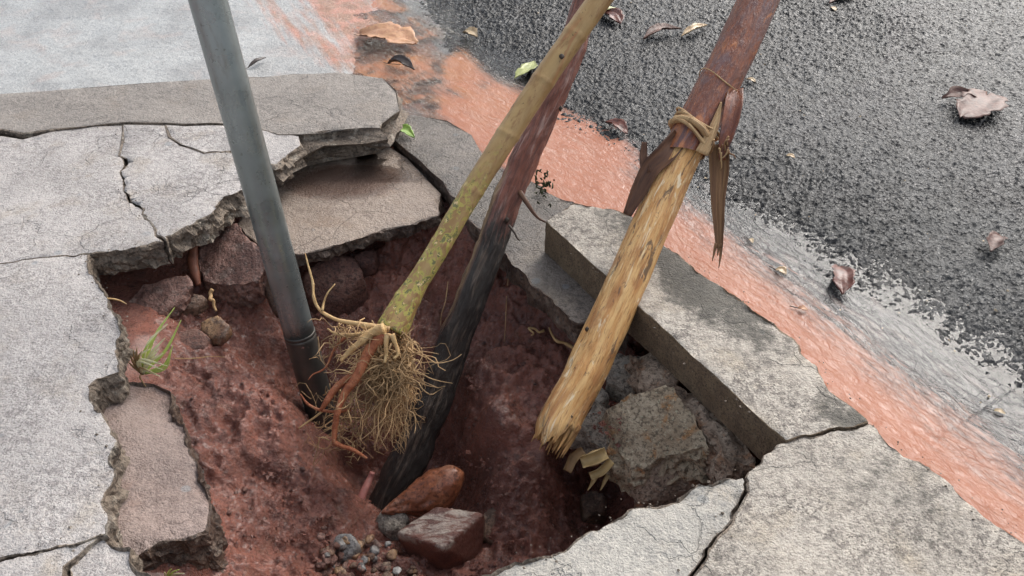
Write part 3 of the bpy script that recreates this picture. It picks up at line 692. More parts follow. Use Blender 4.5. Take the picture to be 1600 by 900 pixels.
def polemat(name, c1, c2, dirt, rough):
    M = Mat(name); o = M.pos
    c = M.mix(M.ramp(M.noise(6, 4), .4, .6), c1, c2); c = M.mix(M.ramp(M.noise(1, 5, .7, vec=M.mapping(M.attr('grain', True), (20, 20, 7))), .55, .75, 0, .6), c, dirt)
    c = M.mix(M.ramp(M.noise(110, 2), .68, .72, 0, .5), c, (.1, .09, .08))
    return M.done(c, M.ramp(M.noise(18, 4), .4, .65, rough, rough + .14), M.bump(M.noise(40, 4), .0006), spec=.5, Metallic=.7)
MAT['pole'] = polemat('grey galvanised pole', (.27, .30, .30), (.22, .245, .24), (.17, .16, .135), .26)
MAT['pole_low'] = polemat('mud filmed pole foot', (.13, .125, .112), (.09, .086, .078), (.13, .08, .056), .4)
MAT['root_red'] = wood('red root', [(.42, .15, .065), (.3, .085, .035), (.15, .045, .025), (.5, .27, .15)], streak=(70, 70, 90), rough=.5, bump=.004)
MAT['root_pale'] = wood('pale root', [(.55, .38, .18), (.42, .25, .1), (.25, .12, .05)], streak=(60, 60, 30), rough=.5)
def plain(name, c, r=.6, var=.25, spec=.4, scale=60, sub=0):
    M = Mat(name); col = M.mix(M.ramp(M.noise(scale, 4), .38, .64), c, tuple(x * (1 - var) for x in c)); col = M.mix(M.ramp(M.noise(scale * 3, 3), .55, .7, 0, .5), col, tuple(x * (1 - 2 * var) for x in c))
    return M.done(col, r, M.bump(M.noise(scale * 2, 3), .001), spec=spec)
MAT['rust'] = plain('rust brown root', (.17, .06, .032), .6, .3)
MAT['hair_root'] = plain('fine brown roots', (.52, .33, .16), .6, .5, scale=14)
MAT['pink_root'] = plain('dull pink root', (.32, .12, .10), .55, .3)
MAT['dark_twig'] = plain('blackish twig', (.045, .03, .02), .5)
MAT['grass'] = plain('green grass blade', (.50, .60, .15), .5, .12)
MAT['grass_pale'] = plain('bleached grass base', (.74, .70, .42), .5, .12)
MAT['grass_dry'] = plain('dry grass', (.36, .23, .11), .6, .3)
MAT['shard'] = plain('cream curled husk', (.50, .36, .17), .5, .25, scale=30)
MAT['moss'] = plain('dark moss', (.05, .055, .02), .8, .3)

# ------------------------------------------------------------------ metal pole
def pole():
    b, t = PD(503, 648, 2.2), PD(325, 0, 1.66); d = t - b
    foot = b - d * .12; root = empty('metal_pole', foot)
    tag(root, 'grey round metal pole standing in the left of the hole', 'pole')
    j = b + d * .245
    V, F, A = tube([foot, b, j], [.0375] * 3, 30, 48); mkobj('pole_foot', V, F, MAT['pole_low'], root, attrs=A)
    V, F, A = tube([j - d * .002, t, t + d * 1.6], [.0362] * 3, 60, 48); mkobj('pole_shaft', V, F, MAT['pole'], root, attrs=A)
    V, F, A = tube([j - d * .004, j + d * .004], [.0378, .0378], 4, 48); mkobj('pole_collar', V, F, MAT['pole_low'], root, attrs=A)
pole()

# ------------------------------------------------------------------ charred post
def post():
    c = [(580,850,2.05),(605,790,2.04),(644,705,2.04),(680,620,2.05),(705,547,2.06),(735,470,2.06),(762,400,2.07),(797,300,2.08),(841,200,2.09),(884,100,2.10),(918,0,2.11),(990,-200,2.16)]
    pts = [PD(*q) for q in c]; root = empty('wooden_post', pts[0])
    tag(root, 'dark red brown round post with blackened lower half', 'post')
    rpx = np.interp(np.linspace(0, 1, 24), [0, .08, .16, .26, .34, .42, .5, .6, .7, .8, 1], [31, 31, 31, 28, 25, 24, 23, 22, 22, 22, 22])
    sc = 2.07 / 1350
    rm = lambda t, a, g: 1 + .14 * fbm(g, 20, 4, 4) + .12 * fbm(g * [1, 1, .25], 110, 3, 8) + .06 * np.cos(2 * a + 3 * t)
    V, F, A = tube(pts, rpx * sc * .93, 260, 64, rm); trunk_ = mkobj('trunk', V, F, MAT['post'], root, attrs=A)
    for k, (p_, s_) in enumerate([((792,345,2.045), .010), ((876,170,2.07), .008)]):
        v, f = rock_from(np.array([[1,0,.2],[-1,.2,0],[0,1,.1],[.1,-1,0],[0,0,1],[0,.1,-1.]]) * s_ * [.8, .6, 1.5] + PD(*p_), seed=k, k=8, sub=2); mkobj('knot', v, f, MAT['dark_twig'], trunk_)
    q = [PD(812,300,2.06), PD(822,315,2.05), PD(838,338,2.05), PD(852,347,2.06)]
    V, F, A = tube(q, [.007, .006, .004, .002], 16, 8); mkobj('side_twig', V, F, MAT['bark_dark'], trunk_, attrs=A)
    q = [PD(795,352,2.03), PD(803,362,2.02), PD(808,372,2.02), PD(812,376,2.03)]
    V, F, A = tube(q, [.003, .003, .002, .001], 12, 6); mkobj('side_twig', V, F, MAT['dark_twig'], trunk_, attrs=A)
post()

# ------------------------------------------------------------------ uprooted sapling
def sapling():
    c = [(612,516,1.85),(640,462,1.862),(678,400,1.872),(737,300,1.89),(800,200,1.91),(833,150,1.92),(873,90,1.93),(937,0,1.945),(1010,-100,1.97),(1100,-220,2.0)]
    pts = [PD(*q) for q in c]; root = empty('sapling', pts[0]); tag(root, 'uprooted sapling stem, yellow green with lichen, bare roots hanging', 'sapling')
    sc = 1.88 / 1350; r = np.array([25, 17, 16.5, 17.5, 18.5, 19, 19, 19, 19, 19, 18, 18]) * sc
    L = np.linalg.norm(np.diff(np.array(pts), axis=0), axis=1).sum()
    def rm(t, a, g):
        m = 1 + .05 * fbm(g, 30, 3, 3)
        for nd in (.06, .17, .27, .38, .50, .60, .72, .84): m = m + .05 * np.exp(-((t - nd + .004 * np.cos(a)) / .0045) ** 2)
        return m
    V, F, A = tube(pts, r, 260, 40, rm); stem_ = mkobj('stem', V, F, MAT['stem'], root, attrs=A)
    v, f = rock_from(np.array([[1,0,.2],[-1,.2,0],[0,1,.1],[.1,-1,0],[0,0,1],[0,.1,-1.]]) * .010 + PD(877, 89, 1.905), seed=4, k=8, sub=2); mkobj('bud_scar', v, f, MAT['dark_twig'], stem_)
    D = 1.85
    def rt(pp, rr, mat, dz=0, n=22, seed=0, name='root'):
        q = [PD(x, y, D + dz) + np.random.RandomState(seed + i).normal(size=3) * .003 for i, (x, y) in enumerate(pp)]
        V, F, A = tube(q, np.array(rr) * D / 1350, n, 12, lambda t, a, g: 1 + .22 * fbm(g, 60, 3, seed) + .14 * fbm(g * [1, 1, 3], 150, 2, seed + 1)); return mkobj(name, V, F, MAT[mat], root, attrs=A)
    rt([(598,520),(577,545),(556,585),(538,615),(528,645),(524,668),(518,692)], [8.5, 8.5, 8, 6.5, 5, 4.5, 3], 'root_red', -.05, 40, 1)
    rt([(566,560),(548,585),(525,605),(512,628),(502,642)], [5.5, 6, 5.5, 5, 3], 'root_red', -.035, 30, 2)
    rt([(518,692),(535,697),(552,706),(574,718)], [4, 3, 3, 2], 'root_red', -.05, 20, 3)
    rt([(600,524),(605,545),(585,575),(560,600)], [8, 6, 5, 3], 'root_red', .03, 20, 14)
    rt([(608,514),(575,512),(545,505),(518,497),(498,482),(490,462),(485,440),(478,415),(476,395)], [7, 4.5, 3.6, 3.2, 2.8, 2.4, 2, 1.5, .8], 'root_pale', -.03, 60, 4)
    rt([(600,518),(580,522),(558,535),(541,552),(532,562)], [10, 6.5, 5.5, 4.5, 3], 'root_pale', -.05, 30, 5)
    rt([(604,513),(570,520),(540,522),(522,518),(508,512)], [8, 4, 3, 2.5, 1.2], 'root_pale', -.02, 30, 6)
    rt([(500,485),(505,470),(512,455),(520,442)], [2.2, 1.6, 1.4, .8], 'root_pale', -.03, 16, 7)
    rt([(605,520),(603,535),(600,552),(597,566)], [6, 3.5, 3, 2], 'root_pale', -.06, 16, 8)
    rt([(612,520),(616,540),(618,552),(614,560)], [5, 3, 2.5, 2], 'root_pale', -.06, 16, 9)
    rt([(545,638),(525,642),(500,640),(482,632),(466,616)], [3, 2.6, 2.4, 2, 1], 'root_red', -.02, 26, 10)
    rt([(500,641),(490,652),(480,662),(463,670)], [2.2, 1.8, 1.4, .8], 'root_pale', -.02, 18, 11)
    rt([(545,520),(525,545),(505,575),(490,585),(482,590)], [2.6, 2.2, 1.8, 1.4, .8], 'root_red', .0, 26, 12)
    rs = np.random.RandomState(5); VV = []; FF = []; off = 0
    def add(q, r0, r1, n=14):
        nonlocal off
        V, F, A = tube(q, [r0, r1], n, 4); VV.append(V); FF.extend([tuple(i + off for i in f) for f in F]); off += len(V)
    for k in range(420):
        if k < 300:
            sx, sy = rs.uniform(575, 648), rs.uniform(515, 600); ex, ey = rs.normal(602, 31), rs.uniform(570, 712)
            ex = np.clip(ex, 520, 664 - max(0, ey - 600) * .3)
        elif k < 370: sx, sy = rs.uniform(520, 640), rs.uniform(505, 535); ex, ey = sx + rs.normal(0, 30), sy + rs.uniform(-5, 60)
        else: sx, sy = rs.uniform(505, 570), rs.uniform(600, 690); ex, ey = sx + rs.normal(0, 30), sy + rs.uniform(5, 60)
        d0, d1 = D + rs.normal(.01, .025), D + rs.normal(.01, .04)
        add(wiggly(PD(sx, sy, d0), PD(ex, ey, d1), 9, rs.uniform(.004, .02), k), rs.uniform(.0006, .0021), .0004)
    for k in range(64):                                              # straighter, thicker ones that cross the mat
        sx, sy = rs.uniform(570, 640), rs.uniform(530, 600); a = rs.uniform(-.5, 3.6); l = rs.uniform(30, 90)
        add(wiggly(PD(sx, sy, D - .03), PD(sx + l * math.cos(a), sy + l * abs(math.sin(a)), D - .05), 7, rs.uniform(.003, .01), 900 + k), rs.uniform(.0014, .0028), .0007)
    o = mkobj('root_fibres', np.vstack(VV), FF, MAT['hair_root'], root); o['kind'] = 'stuff'
sapling()

# ------------------------------------------------------------------ peeled pole with bark sleeve
def peeled():
    dep = lambda y: 1.75 + (700 - y) / 700 * .25
    c = [(868,674),(878,650),(906,600),(925,560),(952,500),(1005,380),(1054,267),(1097,180),(1139,100),(1185,0),(1232,-100),(1290,-230)]
    pts = [PD(x, y, dep(y)) for x, y in c]; root = empty('peeled_pole', pts[0]); tag(root, 'peeled golden wooden pole with splintered foot and red bark sleeve above', 'pole')
    rs = np.random.RandomState(3); m = 72; spike = np.convolve(np.tile(rs.uniform(0, 1, m) ** 2 + 1.2 * np.repeat(rs.uniform(0, 1, 24), 3), 3), [.2, .6, .2], 'same')[m:2 * m]; spike = (spike - spike.min()) / np.ptp(spike)
    def shift(t, a):
        k = np.round(a / (2 * math.pi) * m).astype(int) % m
        return -(spike[k] * .066 - .022) * sstep(.055, 0, t)
    rm = lambda t, a, g: (1 + .07 * fbm(g * [1, 1, .5], 22, 4, 2) + .035 * fbm(g * [1, 1, .12], 160, 3, 6)) * (1 - .22 * sstep(.02, .0, t) * spike[np.round(a / 6.2832 * m).astype(int) % m])
    V, F, A = tube(pts, [.0435, .0425, .041, .041, .041, .0405], 220, m, rm, shift); core_ = mkobj('core', V, F, MAT['peeled'], root, attrs=A)
    ax = pts[0] - pts[2]; ax /= np.linalg.norm(ax); T, N, Bn = frames(np.array(pts[:3]))
    for k in range(46):                                              # splinters of the torn end
        a = rs.uniform(0, 6.28); r = .043 * math.sqrt(rs.uniform(.15, .85)); b = pts[0] + N[0] * math.cos(a) * r + Bn[0] * math.sin(a) * r - ax * .03
        V, F, A = tube([b, b + ax * .03, b + ax * (.03 + rs.uniform(.005, .05)) + rs.normal(size=3) * .003], [.0055, .0042, .0008], 8, 6); mkobj('splinter', V, F, MAT['splinter'], core_, attrs=A)
    for k, (x, y, s_) in enumerate([(917,515,.008),(985,418,.009),(893,652,.006)]):
        v, f = rock_from(np.array([[1,0,.2],[-1,.2,0],[0,1,.1],[.1,-1,0],[0,0,1],[0,.1,-1.]]) * s_ * [.7, .8, 1.5] + PD(x, y, dep(y) - .037), seed=k, k=8, sub=2); mkobj('knot', v, f, MAT['dark_twig'], core_)
    # bark sleeve from the tie upwards, with a rounded cut lower end and a slit on the right
    sp_ = [PD(x, y, dep(y)) for x, y in [(1066,243),(1097,180),(1139,100),(1185,0),(1232,-100),(1290,-230)]]
    def slide(t, a): return (.030 * (1 - np.cos(a + .9)) * .5 - .012) * sstep(.12, 0, t)
    rmb = lambda t, a, g: 1 + .03 * fbm(g * [1, 1, .5], 25, 3, 12)
    V, F, A = tube(sp_, [.0465, .047, .0465, .046, .046, .046], 120, 48, rmb, slide, caps=False); mkobj('bark_sleeve', V, F, MAT['bark'], root, attrs=A)
    # the tongue of bark standing off at the right, peeled wood showing in the slit
    dn = -ray(1130, 190); dn /= np.linalg.norm(dn)
    V, F, A = strip([PD(1150,140,dep(140)-.03), PD(1146,165,dep(160)-.045), PD(1140,195,dep(190)-.045), PD(1132,225,dep(220)-.04), PD(1128,250,dep(240)-.03)], [.035, .046, .044, .034, .016], dn, .004, 1.0, 9, 24); mkobj('bark_tongue', V, F, MAT['bark'], root, attrs=A)
    V, F, A = strip([PD(1127,160,dep(160)-.046), PD(1120,185,dep(180)-.05), PD(1110,212,dep(210)-.05), PD(1096,240,dep(240)-.046)], [.004, .016, .024, .03], dn, .004, .5, 7, 20); mkobj('peeled_wedge', V, F, MAT['fibre'], root, attrs=A)
    # bark flap turned up at the left, and the curl above it
    V, F, A = strip([PD(1062,214,dep(210)-.03), PD(1040,240,dep(240)-.035), PD(1018,262,dep(262)-.03), PD(1000,295,dep(290)-.02), PD(980,336,dep(330)-.01)], [.05, .056, .05, .042, .024], dn, .005, 1.1, 9, 26, seed=3); mkobj('bark_flap', V, F, MAT['bark_dark'], root, attrs=A)
    V, F, A = strip([PD(1010,270,dep(262)-.03), PD(1006,250,dep(250)-.03), PD(1006,236,dep(236)-.03), PD(1007,222,dep(225)-.035)], [.022, .021, .018, .013], dn, .004, .8, 7, 16, seed=5); mkobj('bark_flap', V, F, MAT['bark_dark'], root, attrs=A)
    # hanging strip on the right with its frayed tail
    V, F, A = strip([PD(1122,225,dep(225)-.03), PD(1124,260,dep(240)-.02), PD(1122,310,dep(270)-.02), PD(1123,350,dep(300)-.02), PD(1124,388,dep(320)-.02)], [.052, .050, .037, .028, .017], dn, .005, .9, 9, 26, seed=7); hb_ = mkobj('hanging_bark', V, F, MAT['hang'], root, attrs=A)
    for q in ([(1119,380),(1116,394),(1113,408)], [(1127,380),(1126,398),(1123,419)], [(1124,382),(1122,392),(1121,400)]):
        V, F, A = tube([PD(x, y, dep(320) - .02) for x, y in q], [.0042, .003, .0008], 12, 6); mkobj('frayed_tail', V, F, MAT['hang'], hb_, attrs=A)
    # fibre binding round the pole: several twisted strands
    cN, cB = None, None
    Ct, u = catmull([pts[6], pts[7], pts[8]], 30); T, N, Bn = frames(Ct)
    def loop(s0, tiltx, r, rad, seed, mat, a0=0, a1=2 * math.pi, n=64):
        rs = np.random.RandomState(seed); k = int(s0 * 29); q = []
        for a in np.linspace(a0, a1, n):
            q.append(Ct[k] + (N[k] * math.cos(a) + Bn[k] * math.sin(a)) * r * (1 + .05 * math.sin(3 * a + seed)) + T[k] * (tiltx * math.sin(a + .5) + .006 * math.sin(2 * a + seed)))
        V, F, A = tube(q, rad, n, 8, lambda t, a, g: 1 + .3 * fbm(g, 70, 2, seed)); return V, F, A, mat
    for i, (s0, tl, r, rd) in enumerate([(.36, -.014, .053, .0085), (.34, -.018, .055, .0045), (.39, -.006, .053, .0035), (.42, -.014, .055, .0028)]):
        V, F, A, mm = loop(s0, tl, r, [rd] * 6, 20 + i, 'fibre'); mkobj('binding', V, F, MAT[mm], root, attrs=A)
    V, F, A, mm = loop(.80, -.006, .0505, [.0013] * 4, 41, 'fibre'); mkobj('thin_binding', V, F, MAT[mm], root, attrs=A)
    rs = np.random.RandomState(9)
    for k in range(12):
        b = PD(rs.uniform(1112, 1140), rs.uniform(212, 240), dep(225) - .055); V, F, A = tube(wiggly(b, b + np.array([rs.uniform(-.03, .02), 0, -rs.uniform(.015, .05)]), 6, .003, k), [.0022, .0008], 10, 5); mkobj('loose_fibre', V, F, MAT['fibre' if k % 2 else 'hang'], root, attrs=A)
peeled()

# ------------------------------------------------------------------ stones, rubble
o = slab('stone', [(308,380,None,-.10),(345,360,None,-.085),(372,355,None,-.085),(396,378,None,-.085),(419,404,None,-.095),(404,436,None,-.13),(352,452,None,-.16),(316,440,None,-.155)], -.15, .075, [MAT['purple_stone'], MAT['purple_stone']], jag=.005, side=.016, chip=.008, relief=.007, grid=.008, gap=.0, seed=43); tag(o, 'large flat purple brown stone wedged under the pavement beside the pole', 'stone')
rockpx('stone', [(398,392,-.11),(424,398,-.11),(440,440,-.15),(448,482,-.20),(428,488,-.21),(410,440,-.16)], .05, 'brown_stone', 'narrow brown stone standing against the left of the pole', seed=3, k=30, sub=4)
o = slab('stone', [(196,475,None,-.135),(228,444,None,-.115),(292,432,None,-.11),(300,448,None,-.12),(264,478,None,-.14),(226,506,None,-.16)], -.15, .035, [MAT['purple_stone'], MAT['purple_stone']], jag=.006, side=.016, chip=.008, relief=.007, grid=.008, gap=.0, seed=44); tag(o, 'long flat reddish stone under the pavement lip, left of the hole', 'stone')
rockpx('stone', [(262,482,-.16),(300,456,-.15),(326,462,-.155),(308,480,-.17),(272,492,-.18)], .03, 'brown_stone', 'small brown stone just below the long flat stone', seed=5, k=24)
rockpx('stone', [(228,512,-.17),(262,492,-.165),(276,500,-.17),(262,512,-.18),(236,520,-.185)], .03, 'rubble_grey', 'small greyish stone lying behind the grass tuft', seed=6, k=24)
rockpx('stone', [(312,500,-.19),(340,490,-.18),(361,508,-.19),(350,528,-.205),(330,530,-.21),(312,514,-.2)], .03, 'tan_stone', 'rounded orange tan stone on the red earth left of the pole', seed=7, k=18, amp=.03)
rockpx('earth_lump', [(262,520,-.19),(305,505,-.18),(330,525,-.2),(318,548,-.215),(275,555,-.21)], .06, 'soil_lump', 'dark lump of earth behind the grass tuft', 'earth lump', seed=8, k=12, amp=.14)
rockpx('earth_lump', [(470,420,-.19),(520,392,-.175),(558,395,-.18),(570,430,-.22),(540,465,-.26),(500,480,-.28),(478,460,-.25)], .10, 'soil_lump', 'big brown lump of earth under the sunken slab', 'earth lump', seed=9, k=16, amp=.10, sub=5)
rockpx('earth_lump', [(548,395,-.19),(590,385,-.19),(586,410,-.21),(560,418,-.22)], .05, 'soil_lump', 'small lump of earth tucked under the sunken slab edge', 'earth lump', seed=10, k=12, amp=.12)
V, F, A = tube([P(302,384,-.09), P(301,410,-.115), P(306,432,-.135), P(310,446,-.15)], [.010, .013, .012, .006], 30, 14, lambda t, a, g: 1 + .12 * fbm(g, 50, 3, 3)); tag(mkobj('root_stub', V, F, MAT['rust'], attrs=A), 'rust coloured root stub beside the large flat purple stone', 'root')
V, F, A = tube(wiggly(P(332,452,-.15), P(338,486,-.19), 7, .004, 3), [.005, .0045, .003], 20, 8); tag(mkobj('root_stub', V, F, MAT['hair_root'], attrs=A), 'thin pale root hanging under the large flat purple stone', 'root')
# under the kerb
o = slab('rubble', [(950,626,None,-.135),(985,608,None,-.105),(1035,614,None,-.095),(1082,650,None,-.095),(1112,692,None,-.11),(1070,712,None,-.16),(1005,735,None,-.225),(978,718,None,-.22),(953,668,None,-.19)], -.15, .10, [MAT['rubble'], MAT['rubble']], jag=.008, side=.03, chip=.014, relief=.009, grid=.008, gap=.0, under=-.004, seed=41); tag(o, 'big tan concrete lump with rust stains below the kerb', 'rubble')
rockpx('rubble', [(984,742,-.25),(1030,712,-.2),(1085,698,-.18),(1120,738,-.22),(1066,772,-.28),(1008,784,-.3)], .09, 'rubble_pink', 'pinkish crumbly concrete lump under the big tan lump', 'rubble', seed=12, k=50, amp=.14, sub=5, fine=.14, cuts=9)
o = slab('rubble', [(902,670,None,-.21),(934,626,None,-.175),(950,636,None,-.17),(957,690,None,-.2),(961,722,None,-.24),(926,704,None,-.25)], -.15, .045, [MAT['rubble_grey'], MAT['rubble_grey']], jag=.008, side=.03, chip=.014, relief=.009, grid=.008, gap=.0, under=-.004, seed=42); tag(o, 'narrow grey concrete lump at the foot of the peeled pole', 'rubble')
rockpx('rubble', [(944,596,-.18),(955,545,-.14),(1000,552,-.13),(1014,590,-.15),(986,614,-.18)], .06, 'rubble_grey', 'grey concrete lump between the peeled pole and kerb face', 'rubble', seed=14, k=50, amp=.14, sub=5, fine=.07)
rockpx('rubble', [(916,612,-.2),(938,600,-.19),(955,618,-.19),(935,632,-.2)], .04, 'rubble_grey', 'small grey chip above the narrow concrete lump', 'rubble', seed=15, k=16, amp=.1)
rockpx('rubble', [(1120,688,-.15),(1148,680,-.14),(1162,712,-.16),(1150,738,-.19),(1128,726,-.19)], .05, 'rubble_grey', 'dark grey concrete lump in the corner under the kerb', 'rubble', seed=16, k=24, amp=.08)
o = slab('kerb_footing', [(985,545),(1030,560),(1080,600),(1130,650),(1185,704),(1200,725),(1150,712),(1120,680),(1085,655),(1040,625),(1005,610)], -.102, .12, [MAT['rubble_pink'], MAT['rubble_pink']], jag=.018, side=.03, chip=.02, relief=.012, seed=31, grid=.009)
tag(o, 'crumbling brown mortar footing under the inner kerb face', 'footing')
rs = np.random.RandomState(12)
for k in range(12):
    t = (k + rs.uniform(.1, .8)) / 12; x = 1010 + 165 * t; y = 585 + 135 * t + rs.uniform(-12, 16)
    blobrock('mortar_crumb', x, y, -.125 - .02 * rs.rand(), rs.uniform(.018, .042), ['rubble', 'rubble_pink', 'rubble_grey'][k % 3], '%s crumb of mortar %s the kerb footing' % (['tan', 'pinkish', 'grey'][k % 3], ['at the upper end of', 'halfway along', 'at the lower end of'][min(2, k // 4)]), 'mortar', 'mortar crumbs along the kerb footing', seed=60 + k, amp=.16)
# bottom of the hole
def bean():
    V, F, A = tube([P(612,800,-.40), P(640,785,-.385), P(670,765,-.37), P(700,752,-.36)], [.036, .046, .052, .054], 40, 36)
    c = V.mean(0); e0, e1 = P(598,806,-.41), P(722,742,-.35)
    ax = e1 - e0; L = np.linalg.norm(ax); ax /= L; d, f = ico(5); t = (d @ ax); perp = d - t[:, None] * ax
    rr = .040 + .013 * t + .006 * np.sin(3 * t + .5)
    v = (e0 + e1) / 2 + ax * (t * L * .5)[:, None] + perp * rr[:, None] + np.array([0, 0, .004]) * (t ** 2)[:, None]
    v = v + d * (.011 * fbm(d, 1.7, 3, 4))[:, None] + np.array([0, 0, -.012]) * (np.cos(2.4 * t))[:, None]
    tag(mkobj('stone', v, f, MAT['red_stone']), 'smooth wet rust red oblong stone at the foot of the dark post', 'stone')
bean()
tp = [(618,832,-.37),(682,791,-.345),(756,801,-.34),(692,856,-.35)]
T4 = np.array([P(*q) for q in tp]); lowq = [(648,890,-.47),(640,850,-.47),(760,830,-.47),(752,885,-.46),(697,905,-.47)]
v, f = rock_from(np.vstack([T4, [P(*q) for q in lowq]]), seed=4, k=70, amp=.018, sub=5, fine=.012, cuts=0)
n = np.cross(T4[1] - T4[0], T4[3] - T4[0]); n /= np.linalg.norm(n); n = n if n[2] > 0 else -n
o = mkobj('stone', v, f, MAT['block'], attrs={'pale': sstep(-.016, -.006, (v - T4.mean(0)) @ n)}); tag(o, 'angular split brown stone block with pale flat top', 'stone')
rockpx('stone', [(752,800,-.40),(775,785,-.385),(800,792,-.39),(794,830,-.41),(770,850,-.42),(752,840,-.42)], .05, 'brown_stone', 'rough tan brown stone right of the angular split block', seed=18, k=14, amp=.1)
rockpx('stone', [(582,806,-.41),(606,788,-.39),(640,800,-.39),(634,822,-.4),(608,830,-.41),(588,824,-.42)], .05, 'rubble_grey', 'knobbly grey green stone left of the angular split block', seed=19, k=12, amp=.14)
rockpx('stone', [(508,856,-.37),(526,828,-.35),(552,828,-.35),(566,846,-.36),(548,872,-.38),(520,880,-.385)], .05, 'grey_pebble', 'round grey brown stone at the left of the gravel', seed=20, k=9, amp=.1)
rockpx('brick_piece', [(906,772,-.44),(928,764,-.43),(950,772,-.43),(948,800,-.46),(912,808,-.47)], .06, 'brown_stone', 'reddish brown block half hidden in the dark cavity', seed=21, k=30, amp=.04)
for k, (x, y, w, m_, lab) in enumerate([(578,843,26,'tan_stone','brown pebble right of the round grey brown stone'),(545,876,24,'white_pebble','pale grey pebble below the round grey brown stone'),(613,866,28,'tan_stone','orange tan pebble beside the angular split block'),
      (603,886,26,'tan_stone','pinkish tan pebble at the picture bottom in the gravel'),(512,888,18,'white_pebble','whitish pebble at the left end of the gravel'),(585,872,24,'purple_stone','long purplish pebble in the middle of the gravel'),(620,893,24,'white_pebble','pale pebble at the bottom next to the split block')]):
    blobrock('pebble', x, y, -.385 - .0004 * (y - 840), w * 1.75 / 1350, m_, lab, 'pebble', 'pebbles in the gravel', seed=80 + k, amp=.06, sub=3)
for k in range(130):
    x, y = rs.uniform(500, 655), rs.uniform(838, 915)
    if y < 838 + (x - 500) * .12 or (x > 622 and y < 880): continue
    q = P(x, y, -.39); z = soil_z(q[None, :2])[0]; d = depth_at(x, y, z)
    gs = rs.uniform(9, 27); gm = ['grey_pebble', 'purple_stone', 'brown_stone', 'purple_stone', 'brown_stone', 'soil_lump', 'tan_stone'][k % 7]
    blobrock('gravel_pebble', x, y, z + .001, gs * d / 1350, gm, '%s %s gravel pebble %s' % (['tiny', 'small', 'larger'][min(2, int((gs - 9) / 6))], {'grey_pebble': 'grey', 'purple_stone': 'purplish', 'brown_stone': 'brown', 'soil_lump': 'muddy red', 'tan_stone': 'tan'}[gm], 'at the left end, by the round stone' if x < 555 else ('in the middle of the gravel' if x < 605 else 'close to the angular split block')), 'pebble', 'small gravel at the front of the hole', seed=200 + k, amp=.14, sub=3, k=60)
for k in range(46):                                                   # clods washed loose on the earth slopes
    x, y = [(rs.uniform(290, 520), rs.uniform(560, 880)), (rs.uniform(720, 880), rs.uniform(480, 830))][k % 2]
    q = P(x, y, -.3); z = soil_z(q[None, :2])[0]
    for _ in range(3): q = P(x, y, z); z = soil_z(q[None, :2])[0]
    blobrock('clod', x, y, z + .002, rs.uniform(.008, .022), 'soil_lump', 'small clod of red earth %s' % (['high on the left slope', 'low on the left slope'][y > 720] if k % 2 == 0 else ['high on the wall between post and peeled pole', 'low between the split block and peeled pole'][y > 650]), 'clod', 'clods of earth in the hole', seed=400 + k, amp=.16, sub=2)
# root bits
V, F, A = tube([P(556,802,-.44), P(566,775,-.42), P(578,748,-.41), P(582,738,-.40)], [.0085, .0095, .009, .006], 30, 14, lambda t, a, g: 1 + .1 * fbm(g, 50, 3, 3)); tag(mkobj('root_piece', V, F, MAT['pink_root'], attrs=A), 'short pink brown root piece standing left of the dark post foot', 'root')
def wall_root(pp, z, r, label, seed, mat='root_pale', dz=.0):
    q = [P(x, y, z + dz * i) for i, (x, y) in enumerate(pp)]
    V, F, A = tube(q, [r, r * .9, r * .4], 6 * len(pp), 7, lambda t, a, g: 1 + .25 * fbm(g, 70, 2, seed)); tag(mkobj('wall_root', V, F, MAT[mat], attrs=A), label, 'root')
wall_root([(896,544),(882,536),(870,533),(862,522),(858,512)], -.215, .0042, 'pale crooked root poking from the wall left of the peeled pole', 1, dz=.004)
wall_root([(850,517),(842,519),(836,514),(826,513),(834,521),(830,524)], -.225, .0032, 'short forked pale root tip in the middle of the right wall', 2, dz=.003)
wall_root([(795,425),(792,460),(790,500),(788,535)], -.22, .0012, 'hair thin root hanging down the right wall behind the post', 3, 'hair_root', -.012)
wall_root([(700,440),(696,470),(690,490),(688,510)], -.25, .0012, 'hair thin root between the sapling and the dark post', 4, 'hair_root', -.012)
wall_root([(160,466),(176,467),(188,470),(198,475)], -.035, .0022, 'pale thin root sticking out of the left pavement edge', 5, dz=-.01)
wall_root([(1112,690),(1124,700),(1130,714),(1136,735)], -.15, .0016, 'thin pale root against the rubble in the kerb corner', 6, dz=-.012)
wall_root([(262,560),(300,560),(330,557),(352,558)], -.17, .0011, 'straw thin root lying across the red earth by the grass', 7, dz=-.008)
# curled husk
def husk():
    root = empty('curled_husk', P(920,730,-.33)); tag(root, 'cream curled broken husk under the narrow grey concrete lump', 'husk')
    dn = -ray(920, 730); dn /= np.linalg.norm(dn); D = 1.79
    rsx = np.random.RandomState(2); jag = lambda t, x: .0
    for k, (pp, w, cu) in enumerate([([(948,708),(928,716),(908,722)], [.05, .056, .045], 2.0), ([(956,720),(940,736),(922,744)], [.03, .034, .028], 1.9), ([(934,738),(928,750),(918,766)], [.02, .014, .003], 1.6), ([(950,742),(945,752),(938,766)], [.016, .012, .003], 1.6), ([(912,704),(896,716),(886,736)], [.024, .03, .02], 1.2)]):
        V, F, A = strip([PD(x, y, D + .01 * k) for x, y in pp], w, dn, .0022, cu, 9, 14, edge=lambda t, x: .3 * math.sin(9 * x + t * 4) * t, seed=k); mkobj('shard', V, F, MAT['shard' if k < 4 else 'hair_root'], root, attrs=A)
husk()

